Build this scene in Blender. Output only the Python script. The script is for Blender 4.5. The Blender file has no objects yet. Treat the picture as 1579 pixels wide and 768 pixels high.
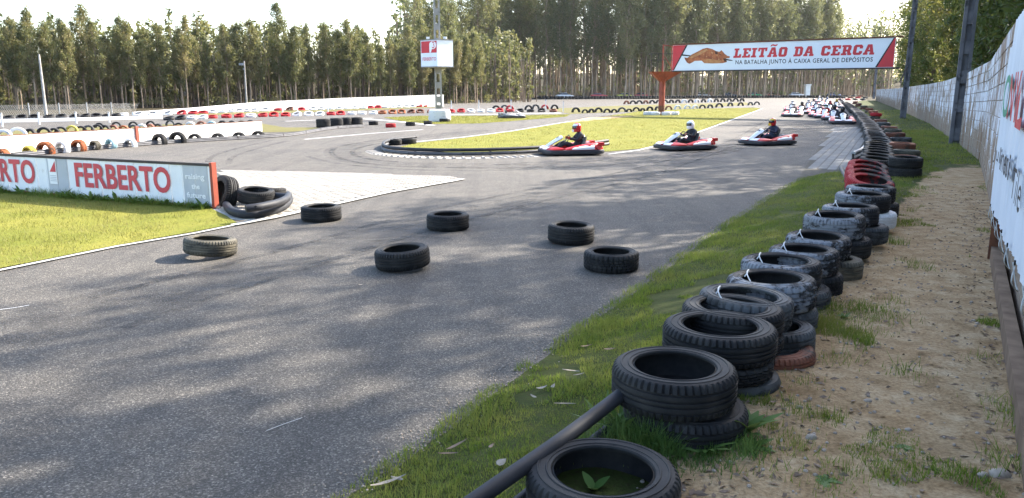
import bpy, bmesh, math, random
import numpy as np
from mathutils import Vector, Matrix, noise as mnoise
from mathutils.geometry import tessellate_polygon
R_ = math.radians
scene = bpy.context.scene
COL = scene.collection

# ------------------------------------------------------------------ camera, sky, sun, exposure
IMG_W, IMG_H, FOC, HOR, CAM_H = 1579.0, 768.0, 1186.0, 140.0, 1.8
PITCH = math.atan((IMG_H/2-HOR)/FOC)
cam_d = bpy.data.cameras.new('camera'); cam = bpy.data.objects.new('camera', cam_d); COL.objects.link(cam)
cam.location = (0, 0, CAM_H); cam.rotation_euler = (math.pi/2-PITCH, 0, 0)
cam_d.sensor_width = 36; cam_d.lens = 36*FOC/IMG_W; cam_d.clip_end = 3000; cam_d.clip_start = .05
scene.camera = cam
SUN_AZ, SUN_EL = R_(55), R_(34)          # azimuth from +Y towards +X
world = bpy.data.worlds.new('World'); scene.world = world; world.use_nodes = True
wn = world.node_tree
sky = wn.nodes.new('ShaderNodeTexSky'); sky.sky_type = 'NISHITA'; sky.sun_disc = False
sky.sun_elevation = SUN_EL; sky.sun_rotation = SUN_AZ; sky.dust_density = 2.2; sky.air_density = 1.0; sky.ozone_density = 1.0
bg = wn.nodes['Background']; bg.inputs['Strength'].default_value = 0.15
wn.links.new(sky.outputs[0], bg.inputs[0])
sun_d = bpy.data.lights.new('sun', 'SUN'); sun_d.energy = 4.2; sun_d.angle = R_(.53); sun_d.color = (1, .93, .82)
sun = bpy.data.objects.new('sun', sun_d); COL.objects.link(sun)
SUNV = Vector((math.sin(SUN_AZ)*math.cos(SUN_EL), math.cos(SUN_AZ)*math.cos(SUN_EL), math.sin(SUN_EL)))
sun.rotation_euler = SUNV.to_track_quat('Z', 'Y').to_euler()
scene.view_settings.view_transform = 'Standard'; scene.view_settings.look = 'None'
scene.view_settings.exposure = 2.2; scene.view_settings.gamma = 1.0
scene.view_settings.use_curve_mapping = False
try:
    scene.cycles.max_bounces = 6; scene.cycles.transparent_max_bounces = 12
except Exception: pass

# ------------------------------------------------------------------ helpers
rnd = random.Random(7); HAZE = .00007; TREE_SEED = 12
_c, _s = math.cos(PITCH), math.sin(PITCH)
def ray(px, py):
    x = (px-IMG_W/2)/FOC; y = -(py-IMG_H/2)/FOC
    return Vector((x, _c+y*_s, -_s+y*_c))
def P(px, py, z=0.0):
    d = ray(px, py); t = (z-CAM_H)/d.z
    return Vector((d.x*t, d.y*t, z))
def PD(px, py, Y):
    d = ray(px, py); t = Y/d.y
    return Vector((d.x*t, Y, CAM_H+d.z*t))
class Plane:
    """a vertical plane in the place: origin, direction along, gives (u, z)"""
    def __init__(s, a, b):
        s.o = Vector((a[0], a[1], 0)); d = Vector((b[0]-a[0], b[1]-a[1], 0)); s.len = d.length; s.d = d.normalized()
        s.n = Vector((s.d.y, -s.d.x, 0))
        if s.n.dot(Vector((0, 0, 0))-s.o) < 0: s.n = -s.n
    def uz(s, px, py):
        r = ray(px, py); c = Vector((0, 0, CAM_H)); t = (s.o-c).dot(s.n)/r.dot(s.n); p = c+r*t
        return ((p-s.o).dot(s.d), p.z)
    def pt(s, u, z, off=0.0): return s.o+s.d*u+s.n*off+Vector((0, 0, z))

class MB:
    def __init__(s): s.v = []; s.f = []
    def add(s, v, f):
        o = len(s.v); s.v += [tuple(p) for p in v]; s.f += [tuple(i+o for i in q) for q in f]; return s
    def box(s, c, size, rot=None):
        hx, hy, hz = size[0]/2, size[1]/2, size[2]/2
        vs = [Vector((x, y, z)) for x in (-hx, hx) for y in (-hy, hy) for z in (-hz, hz)]
        if rot is not None: vs = [rot @ v for v in vs]
        c = Vector(c)
        return s.add([v+c for v in vs], [(0,1,3,2),(4,6,7,5),(0,4,5,1),(2,3,7,6),(0,2,6,4),(1,5,7,3)])
    def hexa(s, p): # 8 points: bottom 4 ccw, top 4 ccw
        return s.add(p, [(3,2,1,0),(4,5,6,7),(0,1,5,4),(1,2,6,5),(2,3,7,6),(3,0,4,7)])
    def tube(s, path, r, n=8, closed=False, caps=True):
        path = [Vector(p) for p in path]; m = len(path)
        rs = r if isinstance(r, (list, tuple)) else [r]*m
        rings = []; prev = None
        for i, p in enumerate(path):
            a = path[i-1] if (i > 0 or closed) else p
            b = path[(i+1) % m] if (i < m-1 or closed) else p
            t = (b-a).normalized()
            if prev is None:
                up = Vector((0,0,1)) if abs(t.z) < .9 else Vector((1,0,0))
                u = t.cross(up).normalized()
            else:
                u = (prev-t*prev.dot(t))
                u = u.normalized() if u.length > 1e-6 else t.orthogonal().normalized()
            prev = u; w = t.cross(u)
            rings.append([p+(u*math.cos(2*math.pi*k/n)+w*math.sin(2*math.pi*k/n))*rs[i] for k in range(n)])
        vs = [v for rg in rings for v in rg]; fs = []
        for i in range(m if closed else m-1):
            j = (i+1) % m
            for k in range(n):
                k2 = (k+1) % n
                fs.append((i*n+k, i*n+k2, j*n+k2, j*n+k))
        if caps and not closed:
            fs.append(tuple(range(n))[::-1]); fs.append(tuple((m-1)*n+k for k in range(n)))
        return s.add(vs, fs)
    def loft(s, rings, caps=True, closed_ring=True):
        n = len(rings[0]); vs = [v for r in rings for v in r]; fs = []
        for i in range(len(rings)-1):
            for k in range(n if closed_ring else n-1):
                k2 = (k+1) % n
                fs.append((i*n+k, i*n+k2, (i+1)*n+k2, (i+1)*n+k))
        if caps:
            fs.append(tuple(range(n))[::-1]); fs.append(tuple((len(rings)-1)*n+k for k in range(n)))
        return s.add(vs, fs)
    def lathe(s, prof, n, closed=True, rfun=None):
        m = len(prof); vs = []; fs = []
        for k in range(n):
            a = 2*math.pi*k/n
            for j, (r, z) in enumerate(prof):
                rr = r+(rfun(k, j) if rfun else 0)
                vs.append((rr*math.cos(a), rr*math.sin(a), z))
        for k in range(n):
            k2 = (k+1) % n
            for j in range(m if closed else m-1):
                j2 = (j+1) % m
                fs.append((k*m+j, k2*m+j, k2*m+j2, k*m+j2))
        return s.add(vs, fs)
    def mesh(s, name, mat, smooth=None):
        me = bpy.data.meshes.new(name); me.from_pydata(s.v, [], s.f)
        bm = bmesh.new(); bm.from_mesh(me); bmesh.ops.recalc_face_normals(bm, faces=bm.faces); bm.to_mesh(me); bm.free()
        if mat: me.materials.append(mat)
        if smooth is not None:
            me.polygons.foreach_set('use_smooth', [True]*len(me.polygons)); me.set_sharp_from_angle(angle=R_(smooth))
        me.update(); return me
    def build(s, name, mat, parent=None, smooth=None):
        return link(name, s.mesh(name, mat, smooth), parent)
def link(name, me, parent=None, loc=None):
    o = bpy.data.objects.new(name, me); COL.objects.link(o)
    if parent is not None: o.parent = parent
    if loc is not None: o.location = loc
    return o
def empty(name, loc=(0,0,0), rz=0.0):
    o = bpy.data.objects.new(name, None); COL.objects.link(o); o.location = loc; o.rotation_euler = (0,0,rz); o.empty_display_size = .2; return o
def tag(o, label=None, cat=None, group=None, kind=None):
    if label: o['label'] = label
    if cat: o['category'] = cat
    if group: o['group'] = group
    if kind: o['kind'] = kind
    return o
CH = {}
def copy_tree(o, parent=None):
    c = o.copy(); COL.objects.link(c)
    if parent is not None: c.parent = parent
    for ch in CH.get(o.name, None) or list(o.children):
        copy_tree(ch, c)
    return c
def raw_mesh(name, V, F, mat, smooth=False):
    """numpy verts (n,3) and faces (m,k)"""
    me = bpy.data.meshes.new(name); n = len(V); m, k = F.shape
    me.vertices.add(n); me.vertices.foreach_set('co', V.astype(np.float32).ravel())
    me.loops.add(m*k); me.loops.foreach_set('vertex_index', F.astype(np.int32).ravel())
    me.polygons.add(m); me.polygons.foreach_set('loop_start', np.arange(0, m*k, k, dtype=np.int32))
    me.update(calc_edges=True); me.validate()
    if mat: me.materials.append(mat)
    return me

# ------------------------------------------------------------------ materials
def newmat(name):
    m = bpy.data.materials.new(name); m.use_nodes = True
    return m, m.node_tree, m.node_tree.nodes['Principled BSDF']
def N(nt, t, **kw):
    n = nt.nodes.new(t)
    for k, v in kw.items(): setattr(n, k, v)
    return n
def ramp(nt, fac, stops):
    r = N(nt, 'ShaderNodeValToRGB'); e = r.color_ramp.elements
    while len(e) < len(stops): e.new(.5)
    for i, (p, c) in enumerate(stops):
        e[i].position = p; e[i].color = (*c, 1) if len(c) == 3 else c
    nt.links.new(fac, r.inputs[0]); return r
def noise_tex(nt, scale, detail=4, rough=.55, coord='Object', sc=None, dist=0):
    tc = N(nt, 'ShaderNodeTexCoord'); n = N(nt, 'ShaderNodeTexNoise')
    n.inputs['Scale'].default_value = scale; n.inputs['Detail'].default_value = detail; n.inputs['Roughness'].default_value = rough
    n.inputs['Distortion'].default_value = dist
    if sc:
        mp = N(nt, 'ShaderNodeMapping'); mp.inputs['Scale'].default_value = sc
        nt.links.new(tc.outputs[coord], mp.inputs[0]); nt.links.new(mp.outputs[0], n.inputs['Vector'])
    else: nt.links.new(tc.outputs[coord], n.inputs['Vector'])
    return n
def mix(nt, fac, a, b, blend='MIX'):
    m = N(nt, 'ShaderNodeMix'); m.data_type = 'RGBA'; m.blend_type = blend
    for sock, v in ((m.inputs[0], fac), (m.inputs[6], a), (m.inputs[7], b)):
        if hasattr(v, 'is_linked'): nt.links.new(v, sock)
        elif isinstance(v, (int, float)): sock.default_value = v
        else: sock.default_value = (*v, 1)
    return m.outputs[2]
def add_bump(nt, bs, h, strength, dist=.01):
    b = N(nt, 'ShaderNodeBump'); b.inputs['Strength'].default_value = strength; b.inputs['Distance'].default_value = dist
    nt.links.new(h, b.inputs['Height']); nt.links.new(b.outputs[0], bs.inputs['Normal'])
def pm(name, c1, c2=None, scale=6, rough=.7, spec=.3, bump=0, bdist=.01, metal=0, lo=.35, hi=.65, detail=5, c3=None, s3=1.5, t3=.6, coord='Object', sc=None):
    m, nt, bs = newmat(name)
    bs.inputs['Roughness'].default_value = rough; bs.inputs['Specular IOR Level'].default_value = spec; bs.inputs['Metallic'].default_value = metal
    if c2 is None: c2 = tuple(x*.82 for x in c1)
    n = noise_tex(nt, scale, detail, coord=coord, sc=sc)
    col = ramp(nt, n.outputs[0], [(lo, c1), (hi, c2)]).outputs[0]
    if c3 is not None:
        n3 = noise_tex(nt, s3, 6, .65, coord=coord)
        f = ramp(nt, n3.outputs[0], [(t3, (0,0,0)), (t3+.07, (1,1,1))]).outputs[0]
        col = mix(nt, f, col, c3)
    nt.links.new(col, bs.inputs['Base Color'])
    if bump: add_bump(nt, bs, n.outputs[0], bump, bdist)
    return m
M = {}
# asphalt
def mk_asphalt():
    m, nt, bs = newmat('asphalt'); bs.inputs['Roughness'].default_value = .82; bs.inputs['Specular IOR Level'].default_value = .25
    fine = noise_tex(nt, 85, 3, .6); big = noise_tex(nt, .35, 5, .6); mid = noise_tex(nt, 3.0, 5, .65)
    tc = N(nt, 'ShaderNodeTexCoord'); vo = N(nt, 'ShaderNodeTexVoronoi'); vo.inputs['Scale'].default_value = 88
    nt.links.new(tc.outputs['Object'], vo.inputs['Vector'])
    sep = N(nt, 'ShaderNodeSeparateColor'); nt.links.new(vo.outputs['Color'], sep.inputs[0])
    stone = ramp(nt, sep.outputs[0], [(0, (.058,.053,.047)), (.4, (.108,.100,.089)), (.78, (.165,.152,.134)), (1, (.30,.275,.24))]).outputs[0]
    c = mix(nt, ramp(nt, fine.outputs[0], [(.38, (.0,.0,.0)), (.62, (1,1,1))]).outputs[0], (.055,.051,.047), stone)
    c = mix(nt, .75, c, ramp(nt, big.outputs[0], [(.3, (.78,.78,.8)), (.7, (1.15,1.12,1.07))]).outputs[0], 'MULTIPLY')
    c = mix(nt, .6, c, ramp(nt, mid.outputs[0], [(.3, (.72,.72,.72)), (.65, (1.15,1.13,1.10))]).outputs[0], 'MULTIPLY')
    tr = noise_tex(nt, 1.0, 4, .6, sc=(2.6, .16, 1))     # rubber laid down along the lap
    c = mix(nt, .55, c, ramp(nt, tr.outputs[0], [(.36, (.62,.62,.64)), (.52, (1,1,1))]).outputs[0], 'MULTIPLY')
    nt.links.new(c, bs.inputs['Base Color'])
    add_bump(nt, bs, fine.outputs[0], .8, .016)
    return m
M['asphalt'] = mk_asphalt()
def grass_ground(name, a, b, soil):
    m, nt, bs = newmat(name); bs.inputs['Roughness'].default_value = .95; bs.inputs['Specular IOR Level'].default_value = .1
    n1 = noise_tex(nt, .9, 6, .65); n2 = noise_tex(nt, 28, 4, .7)
    c = ramp(nt, n1.outputs[0], [(.3, a), (.7, b)]).outputs[0]
    f = ramp(nt, n2.outputs[0], [(.52, (0,0,0)), (.72, (1,1,1))]).outputs[0]
    c = mix(nt, f, c, soil); nt.links.new(c, bs.inputs['Base Color']); add_bump(nt, bs, n2.outputs[0], .6, .03)
    return m
M['lawn'] = grass_ground('lawn', (.12,.135,.02), (.20,.185,.036), (.12,.105,.035))
M['dry_lawn'] = grass_ground('dry_lawn', (.10,.10,.035), (.15,.13,.055), (.11,.09,.05))
M['forest_floor'] = pm('forest_floor', (.05,.038,.022), (.03,.028,.014), 1.2, .95, .1, .3, .05, c3=(.04,.045,.014), s3=.25)
def mk_verge():
    m, nt, bs = newmat('verge'); bs.inputs['Roughness'].default_value = .95; bs.inputs['Specular IOR Level'].default_value = .12
    at = N(nt, 'ShaderNodeAttribute'); at.attribute_name = 'dirt'
    nb = noise_tex(nt, 1.6, 6, .65); nf = noise_tex(nt, 45, 5, .7); nm = noise_tex(nt, 6, 5, .6)
    ma = N(nt, 'ShaderNodeMath', operation='MULTIPLY_ADD'); ma.inputs[1].default_value = .9; nt.links.new(nb.outputs[0], ma.inputs[0]); nt.links.new(at.outputs['Fac'], ma.inputs[2])
    f = ramp(nt, ma.outputs[0], [(.82, (0,0,0)), (1.0, (1,1,1))]); f.color_ramp.elements[0].position = .86; f.color_ramp.elements[1].position = .98
    sand = ramp(nt, nm.outputs[0], [(.3, (.25,.168,.088)), (.5, (.37,.265,.15)), (.72, (.47,.365,.23))]).outputs[0]
    grit = ramp(nt, nf.outputs[0], [(.3, (.5,.45,.4)), (.55, (1,1,1)), (.75, (1.35,1.35,1.3))]).outputs[0]
    sand = mix(nt, .8, sand, grit, 'MULTIPLY')
    reddish = ramp(nt, nb.outputs[0], [(.42, (0,0,0)), (.6, (1,1,1))]).outputs[0]
    sand = mix(nt, .5, sand, mix(nt, reddish, (1,1,1), (.86,.76,.66)), 'MULTIPLY')
    gr = ramp(nt, nm.outputs[0], [(.3, (.03,.045,.010)), (.7, (.065,.075,.018))]).outputs[0]
    gr = mix(nt, ramp(nt, nf.outputs[0], [(.5, (0,0,0)), (.7, (1,1,1))]).outputs[0], gr, (.05,.038,.018))
    nt.links.new(mix(nt, f.outputs[0], gr, sand), bs.inputs['Base Color'])
    add_bump(nt, bs, nf.outputs[0], .7, .02)
    return m
M['verge'] = mk_verge()
def leafy(name, a, b, c, trans=.45, scale=.6):
    m, nt, bs = newmat(name)
    oi = N(nt, 'ShaderNodeObjectInfo'); n = noise_tex(nt, scale, 3, .6); g = N(nt, 'ShaderNodeNewGeometry')
    ad = N(nt, 'ShaderNodeMath', operation='MULTIPLY_ADD'); ad.inputs[1].default_value = .30; nt.links.new(oi.outputs['Random'], ad.inputs[0]); nt.links.new(n.outputs[0], ad.inputs[2])
    a2 = N(nt, 'ShaderNodeMath', operation='MULTIPLY_ADD'); a2.inputs[1].default_value = .22; nt.links.new(g.outputs['Random Per Island'], a2.inputs[0]); nt.links.new(ad.outputs[0], a2.inputs[2])
    col = ramp(nt, a2.outputs[0], [(.42, a), (.72, b), (1.0, c)]).outputs[0]
    nt.links.new(col, bs.inputs['Base Color']); bs.inputs['Roughness'].default_value = .55; bs.inputs['Specular IOR Level'].default_value = .25
    tl = N(nt, 'ShaderNodeBsdfTranslucent'); nt.links.new(mix(nt, .45, col, (.20,.20,.05)), tl.inputs[0])
    mx = N(nt, 'ShaderNodeMixShader'); mx.inputs[0].default_value = trans
    nt.links.new(bs.outputs[0], mx.inputs[1]); nt.links.new(tl.outputs[0], mx.inputs[2])
    nt.links.new(mx.outputs[0], nt.nodes['Material Output'].inputs[0]); return m
M['euc'] = leafy('eucalyptus_leaf', (.07,.085,.042), (.125,.135,.055), (.27,.215,.10), .42)  # leaf colour lightened to stand in for haze over the wood
M['euc_tall'] = leafy('tall_eucalyptus_leaf', (.085,.105,.06), (.13,.155,.072), (.24,.225,.10), .45)  # also paler than the leaf itself, haze put into the colour
M['euc_near'] = leafy('near_eucalyptus_leaf', (.03,.055,.014), (.06,.095,.022), (.17,.155,.045), .38)
M['grass_dark'] = leafy('grass_blade', (.055,.115,.012), (.125,.205,.024), (.29,.29,.07), .45, 1.2)
M['grass_sun'] = leafy('lawn_blade', (.095,.12,.018), (.155,.16,.03), (.26,.22,.08), .4, .8)
M['weed'] = leafy('weed_leaf', (.045,.105,.02), (.085,.17,.035), (.13,.21,.06), .4, 3)
M['bush'] = leafy('pale_bush_leaf', (.14,.17,.06), (.18,.21,.08), (.25,.26,.1), .4, 3)
M['bark'] = pm('eucalyptus_bark', (.36,.28,.20), (.17,.12,.085), 2.2, .9, .1, .3, .03, sc=(1,1,.25))
M['bark_dark'] = pm('old_bark', (.20,.155,.12), (.09,.07,.055), 2.2, .9, .1, .3, .03, sc=(1,1,.25))
def rubber(name, base, paint=None, amount=.55, scale=5.0, dust=(.16,.145,.125), dusty=.28, side=False):
    m, nt, bs = newmat(name); bs.inputs['Specular IOR Level'].default_value = .22
    n = noise_tex(nt, 3.5, 6, .65); nf = noise_tex(nt, 60, 3, .6)
    col = mix(nt, ramp(nt, n.outputs[0], [(.45, (0,0,0)), (.85, (dusty,)*3)]).outputs[0], base, dust)
    if paint:
        oi = N(nt, 'ShaderNodeObjectInfo'); tc = N(nt, 'ShaderNodeTexCoord'); va = N(nt, 'ShaderNodeVectorMath', operation='MULTIPLY_ADD')
        va.inputs[1].default_value = (1,1,1.6); nt.links.new(tc.outputs['Object'], va.inputs[0])
        cx = N(nt, 'ShaderNodeCombineXYZ'); mu = N(nt, 'ShaderNodeMath', operation='MULTIPLY'); mu.inputs[1].default_value = 37; nt.links.new(oi.outputs['Random'], mu.inputs[0]); nt.links.new(mu.outputs[0], cx.inputs[0])
        nt.links.new(cx.outputs[0], va.inputs[2])
        p = N(nt, 'ShaderNodeTexNoise'); p.inputs['Scale'].default_value = scale; p.inputs['Detail'].default_value = 7; p.inputs['Roughness'].default_value = .7
        nt.links.new(va.outputs[0], p.inputs['Vector'])
        t = 1-amount
        pv = p.outputs[0]
        if side:      # paint left only on the side that faced the track
            sx = N(nt, 'ShaderNodeSeparateXYZ'); nt.links.new(tc.outputs['Object'], sx.inputs[0])
            mr = N(nt, 'ShaderNodeMapRange'); mr.inputs[1].default_value = -.2; mr.inputs[2].default_value = .25; mr.inputs[3].default_value = -.30; mr.inputs[4].default_value = .06
            nt.links.new(sx.outputs[0], mr.inputs[0]); sm = N(nt, 'ShaderNodeMath', operation='ADD'); nt.links.new(mr.outputs[0], sm.inputs[0]); nt.links.new(pv, sm.inputs[1]); pv = sm.outputs[0]
        f = ramp(nt, pv, [(max(0, t-.05), (0,0,0)), (t+.06, (1,1,1))]).outputs[0]
        col = mix(nt, f, col, mix(nt, nf.outputs[0], paint, tuple(x*.7 for x in paint)))
    nt.links.new(col, bs.inputs['Base Color']); bs.inputs['Roughness'].default_value = .68
    add_bump(nt, bs, nf.outputs[0], .15, .004)
    return m
M['rub'] = rubber('tyre_rubber', (.0125,.0125,.0135))
M['rub_dusty'] = rubber('dusty_rubber', (.04,.037,.03), (.13,.115,.085), .55)
M['rub_grey'] = rubber('grey_rubber', (.022,.022,.022), (.085,.088,.09), .52)
M['rub_scuff'] = rubber('rubber_worn_white', (.014,.014,.016), (.22,.23,.25), .52, 12.0, side=True)
M['rub_white'] = rubber('rubber_white_paint', (.03,.03,.03), (.72,.72,.72), .64)
M['rub_red'] = rubber('rubber_red_paint', (.03,.02,.02), (.42,.025,.03), .64)
M['rub_redside'] = rubber('rubber_red_paint_worn', (.016,.015,.016), (.36,.025,.028), .72, 8.0, side=True)
M['rub_rust'] = rubber('rubber_faded_red', (.045,.032,.026), (.20,.075,.045), .56)
M['rub_yellow'] = rubber('rubber_yellow_paint', (.03,.03,.02), (.50,.40,.07), .6)
M['rub_orange'] = rubber('rubber_orange_paint', (.04,.03,.02), (.40,.12,.045), .53)
M['rub_blue'] = rubber('rubber_blue_paint', (.05,.05,.05), (.34,.52,.60), .66)
M['pipe'] = pm('pipe_grey_black', (.016,.017,.021), (.028,.029,.034), 5, .6, .22, .1, c3=(.075,.07,.065), s3=6, t3=.64)
M['pipe_grey'] = pm('pipe_weathered', (.065,.066,.074), (.11,.11,.118), 4, .6, .25, .1, c3=(.05,.05,.06), s3=2.5, t3=.6)
M['pipe_light'] = pm('pipe_pale', (.33,.33,.33), (.22,.22,.225), 4, .5, .4)
M['bolt'] = pm('bolt_hole', (.008,.008,.008), None, 5, .6)
M['white_wall'] = pm('white_paint_wall', (.80,.79,.76), (.70,.685,.65), 1.3, .8, .2, .05, c3=(.58,.55,.5), s3=.8, t3=.66)
M['sheet_white'] = pm('painted_sheet', (.76,.77,.78), (.69,.70,.72), 2.2, .5, .35, 0, c3=(.58,.56,.53), s3=2.4, t3=.68)
M['sheet_grey'] = pm('grey_sheet', (.44,.46,.49), (.38,.40,.43), 2.2, .5, .35)
M['sign_white'] = pm('sign_white', (.70,.74,.80), (.66,.70,.76), 1, .5, .3)
M['print_red'] = pm('print_red', (.55,.035,.045), (.48,.035,.045), 3, .5, .3)
M['print_pink'] = pm('print_faded_red', (.56,.075,.085), (.49,.06,.07), 3, .55, .3)
M['print_black'] = pm('print_black', (.012,.012,.02), None, 3, .5, .3)
M['print_white'] = pm('print_white', (.80,.80,.80), (.76,.76,.76), 3, .5, .3)
M['print_green'] = pm('print_green', (.02,.26,.16), (.03,.22,.14), 3, .5, .3)
M['roast'] = pm('print_roast', (.42,.13,.045), (.22,.055,.02), 3.2, .5, .3, c3=(.58,.30,.13), s3=4, t3=.58, lo=.4, hi=.62)
M['roast_dark'] = pm('print_roast_dark', (.10,.03,.015), (.05,.018,.01), 4, .5, .3)
M['roast_light'] = pm('print_roast_light', (.50,.24,.09), (.36,.14,.05), 4, .5, .3)
M['red_steel'] = pm('rusty_red_steel', (.31,.065,.035), (.20,.045,.028), 3, .6, .3, .1, c3=(.18,.07,.04), s3=5, t3=.62)
M['rust'] = pm('rust', (.16,.065,.035), (.09,.04,.025), 8, .8, .2, .2)
M['dark_steel'] = pm('dark_steel', (.06,.045,.04), (.035,.03,.03), 5, .6, .3)
M['conc'] = pm('concrete_pole', (.34,.32,.29), (.24,.225,.205), 2.5, .85, .2, .15, c3=(.18,.17,.16), s3=1.8)
M['conc_dark'] = pm('tarred_concrete', (.085,.085,.095), (.14,.14,.155), 2.0, .8, .2, .15, c3=(.045,.045,.05), s3=1.8, t3=.55)
M['conc_light'] = pm('pale_concrete', (.47,.45,.41), (.36,.345,.315), 3, .9, .2, .15, .01, c3=(.27,.26,.24), s3=1.2, t3=.64)
def paver_mat(name, a, b):
    m, nt, bs = newmat(name); bs.inputs['Roughness'].default_value = .9; bs.inputs['Specular IOR Level'].default_value = .2
    g = N(nt, 'ShaderNodeNewGeometry'); oi = N(nt, 'ShaderNodeObjectInfo'); n = noise_tex(nt, 30, 4, .6); nb = noise_tex(nt, .8, 4, .6)
    ad = N(nt, 'ShaderNodeMath', operation='ADD'); nt.links.new(g.outputs['Random Per Island'], ad.inputs[0]); nt.links.new(oi.outputs['Random'], ad.inputs[1])
    fr = N(nt, 'ShaderNodeMath', operation='FRACT'); nt.links.new(ad.outputs[0], fr.inputs[0])
    c = ramp(nt, fr.outputs[0], [(0, a), (1, b)]).outputs[0]
    c = mix(nt, .5, c, ramp(nt, n.outputs[0], [(.3, (.7,.7,.7)), (.7, (1.1,1.1,1.1))]).outputs[0], 'MULTIPLY')
    nt.links.new(c, bs.inputs['Base Color']); add_bump(nt, bs, n.outputs[0], .3, .006); return m
M['paver'] = paver_mat('paver', (.24,.222,.195), (.29,.27,.24))
M['paver_grey'] = paver_mat('paver_grey', (.20,.192,.18), (.245,.236,.222))
M['joint'] = pm('joint_sand', (.12,.108,.09), (.08,.072,.06), 12, .95, .1)
def block_mat():
    m, nt, bs = newmat('painted_block'); bs.inputs['Roughness'].default_value = .85; bs.inputs['Specular IOR Level'].default_value = .2
    g = N(nt, 'ShaderNodeNewGeometry'); sp = N(nt, 'ShaderNodeSeparateXYZ'); nt.links.new(g.outputs['Position'], sp.inputs[0])
    def wn_(scale, detail, rough, sc):
        n = N(nt, 'ShaderNodeTexNoise'); mp = N(nt, 'ShaderNodeMapping'); mp.inputs['Scale'].default_value = sc
        n.inputs['Scale'].default_value = scale; n.inputs['Detail'].default_value = detail; n.inputs['Roughness'].default_value = rough
        nt.links.new(g.outputs['Position'], mp.inputs[0]); nt.links.new(mp.outputs[0], n.inputs['Vector']); return n
    peel = wn_(1.5, 8, .72, (1,1,.75)); streak = wn_(2.2, 5, .6, (1,1,.18)); fine = wn_(22, 4, .6, (1,1,1))
    paint = ramp(nt, fine.outputs[0], [(.3, (.58,.61,.67)), (.7, (.70,.72,.75))]).outputs[0]
    block = ramp(nt, fine.outputs[0], [(.3, (.20,.155,.12)), (.7, (.31,.25,.19))]).outputs[0]
    mr = N(nt, 'ShaderNodeMapRange'); mr.inputs[1].default_value = 0; mr.inputs[2].default_value = 1.2; mr.inputs[3].default_value = .24; mr.inputs[4].default_value = .0
    nt.links.new(sp.outputs[2], mr.inputs[0])       # paint has come off most in the splash zone at the foot
    ad = N(nt, 'ShaderNodeMath', operation='ADD'); nt.links.new(peel.outputs[0], ad.inputs[0]); nt.links.new(mr.outputs[0], ad.inputs[1])
    c = mix(nt, ramp(nt, ad.outputs[0], [(.50, (0,0,0)), (.56, (1,1,1))]).outputs[0], paint, block)
    c = mix(nt, ramp(nt, streak.outputs[0], [(.47, (0,0,0)), (.63, (.9,.9,.9))]).outputs[0], c, (.19,.11,.06))
    nt.links.new(c, bs.inputs['Base Color']); add_bump(nt, bs, fine.outputs[0], .3, .008); return m
M['block'] = block_mat()
M['mortar'] = pm('mortar', (.34,.30,.25), (.22,.18,.14), 8, .95, .1)
M['wood'] = pm('old_timber', (.22,.15,.10), (.13,.085,.055), 6, .85, .2, .2, sc=(1,1,.15))
M['tarp'] = pm('white_tarp', (.66,.70,.76), (.60,.64,.70), 2, .45, .35)
M['rope'] = pm('rope', (.42,.42,.40), (.3,.3,.28), 20, .8)
M['tie'] = pm('zip_tie', (.65,.66,.68), None, 10, .4)
M['line'] = pm('line_paint', (.66,.655,.63), (.50,.49,.47), 7, .7, .2, c3=(.25,.245,.24), s3=5, t3=.6)
M['wire'] = pm('galvanised_wire', (.36,.37,.38), (.3,.3,.3), 10, .5, .4, metal=.3)
M['post_white'] = pm('white_post', (.72,.72,.72), (.62,.62,.61), 4, .6)
M['blue'] = pm('blue_cap', (.10,.26,.50), None, 4, .5)
M['k_black'] = pm('kart_bumper', (.02,.02,.026), (.035,.035,.042), 5, .5, .4, c3=(.10,.10,.10), s3=6, t3=.66)
M['k_red'] = pm('kart_red', (.56,.02,.018), (.48,.018,.02), 4, .35, .5)
M['k_white'] = pm('kart_white', (.76,.76,.78), (.70,.70,.72), 4, .35, .5)
M['k_grey'] = pm('kart_grey', (.26,.26,.27), (.17,.17,.18), 6, .5, .4)
M['k_metal'] = pm('kart_metal', (.32,.32,.33), (.2,.2,.2), 8, .4, .5, metal=.6)
M['suit'] = pm('suit_black', (.02,.02,.024), (.035,.035,.042), 9, .8, .2)
M['suit_blue'] = pm('suit_navy', (.022,.026,.05), (.04,.045,.07), 9, .8, .2)
M['suit_red'] = pm('suit_red', (.38,.03,.03), (.25,.02,.02), 9, .8, .2)
M['suit_grey'] = pm('suit_grey', (.22,.23,.26), (.12,.12,.14), 9, .8, .2)
M['glove_red'] = pm('glove_red', (.45,.06,.04), None, 9, .7)
M['glove_tan'] = pm('bare_hand', (.50,.28,.19), (.44,.24,.16), 9, .6)
M['glove_black'] = pm('glove_black', (.025,.025,.025), None, 9, .7)
M['visor'] = pm('visor', (.012,.013,.016), None, 5, .08, .6)
for nm_, c_ in dict(h_white=(.82,.82,.83), h_red=(.45,.02,.02), h_black=(.02,.02,.024), h_yellow=(.62,.40,.03), h_green=(.05,.28,.2), h_pink=(.50,.22,.22), h_blue=(.10,.16,.33), h_silver=(.5,.51,.53)).items():
    M[nm_] = pm('helmet_'+nm_[2:], c_, tuple(x*.85 for x in c_), 5, .2, .5)
for nm_, c_ in dict(c_white=(.72,.72,.72), c_red=(.40,.03,.03), c_green=(.03,.28,.08), c_yellow=(.45,.42,.05), c_dark=(.03,.035,.05), c_blue=(.05,.10,.25), c_silver=(.5,.5,.5)).items():
    M[nm_] = pm('car_'+nm_[2:], c_, tuple(x*.85 for x in c_), 2, .3, .5)
M['glass'] = pm('dark_glass', (.02,.025,.03), None, 3, .08, .6)
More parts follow.
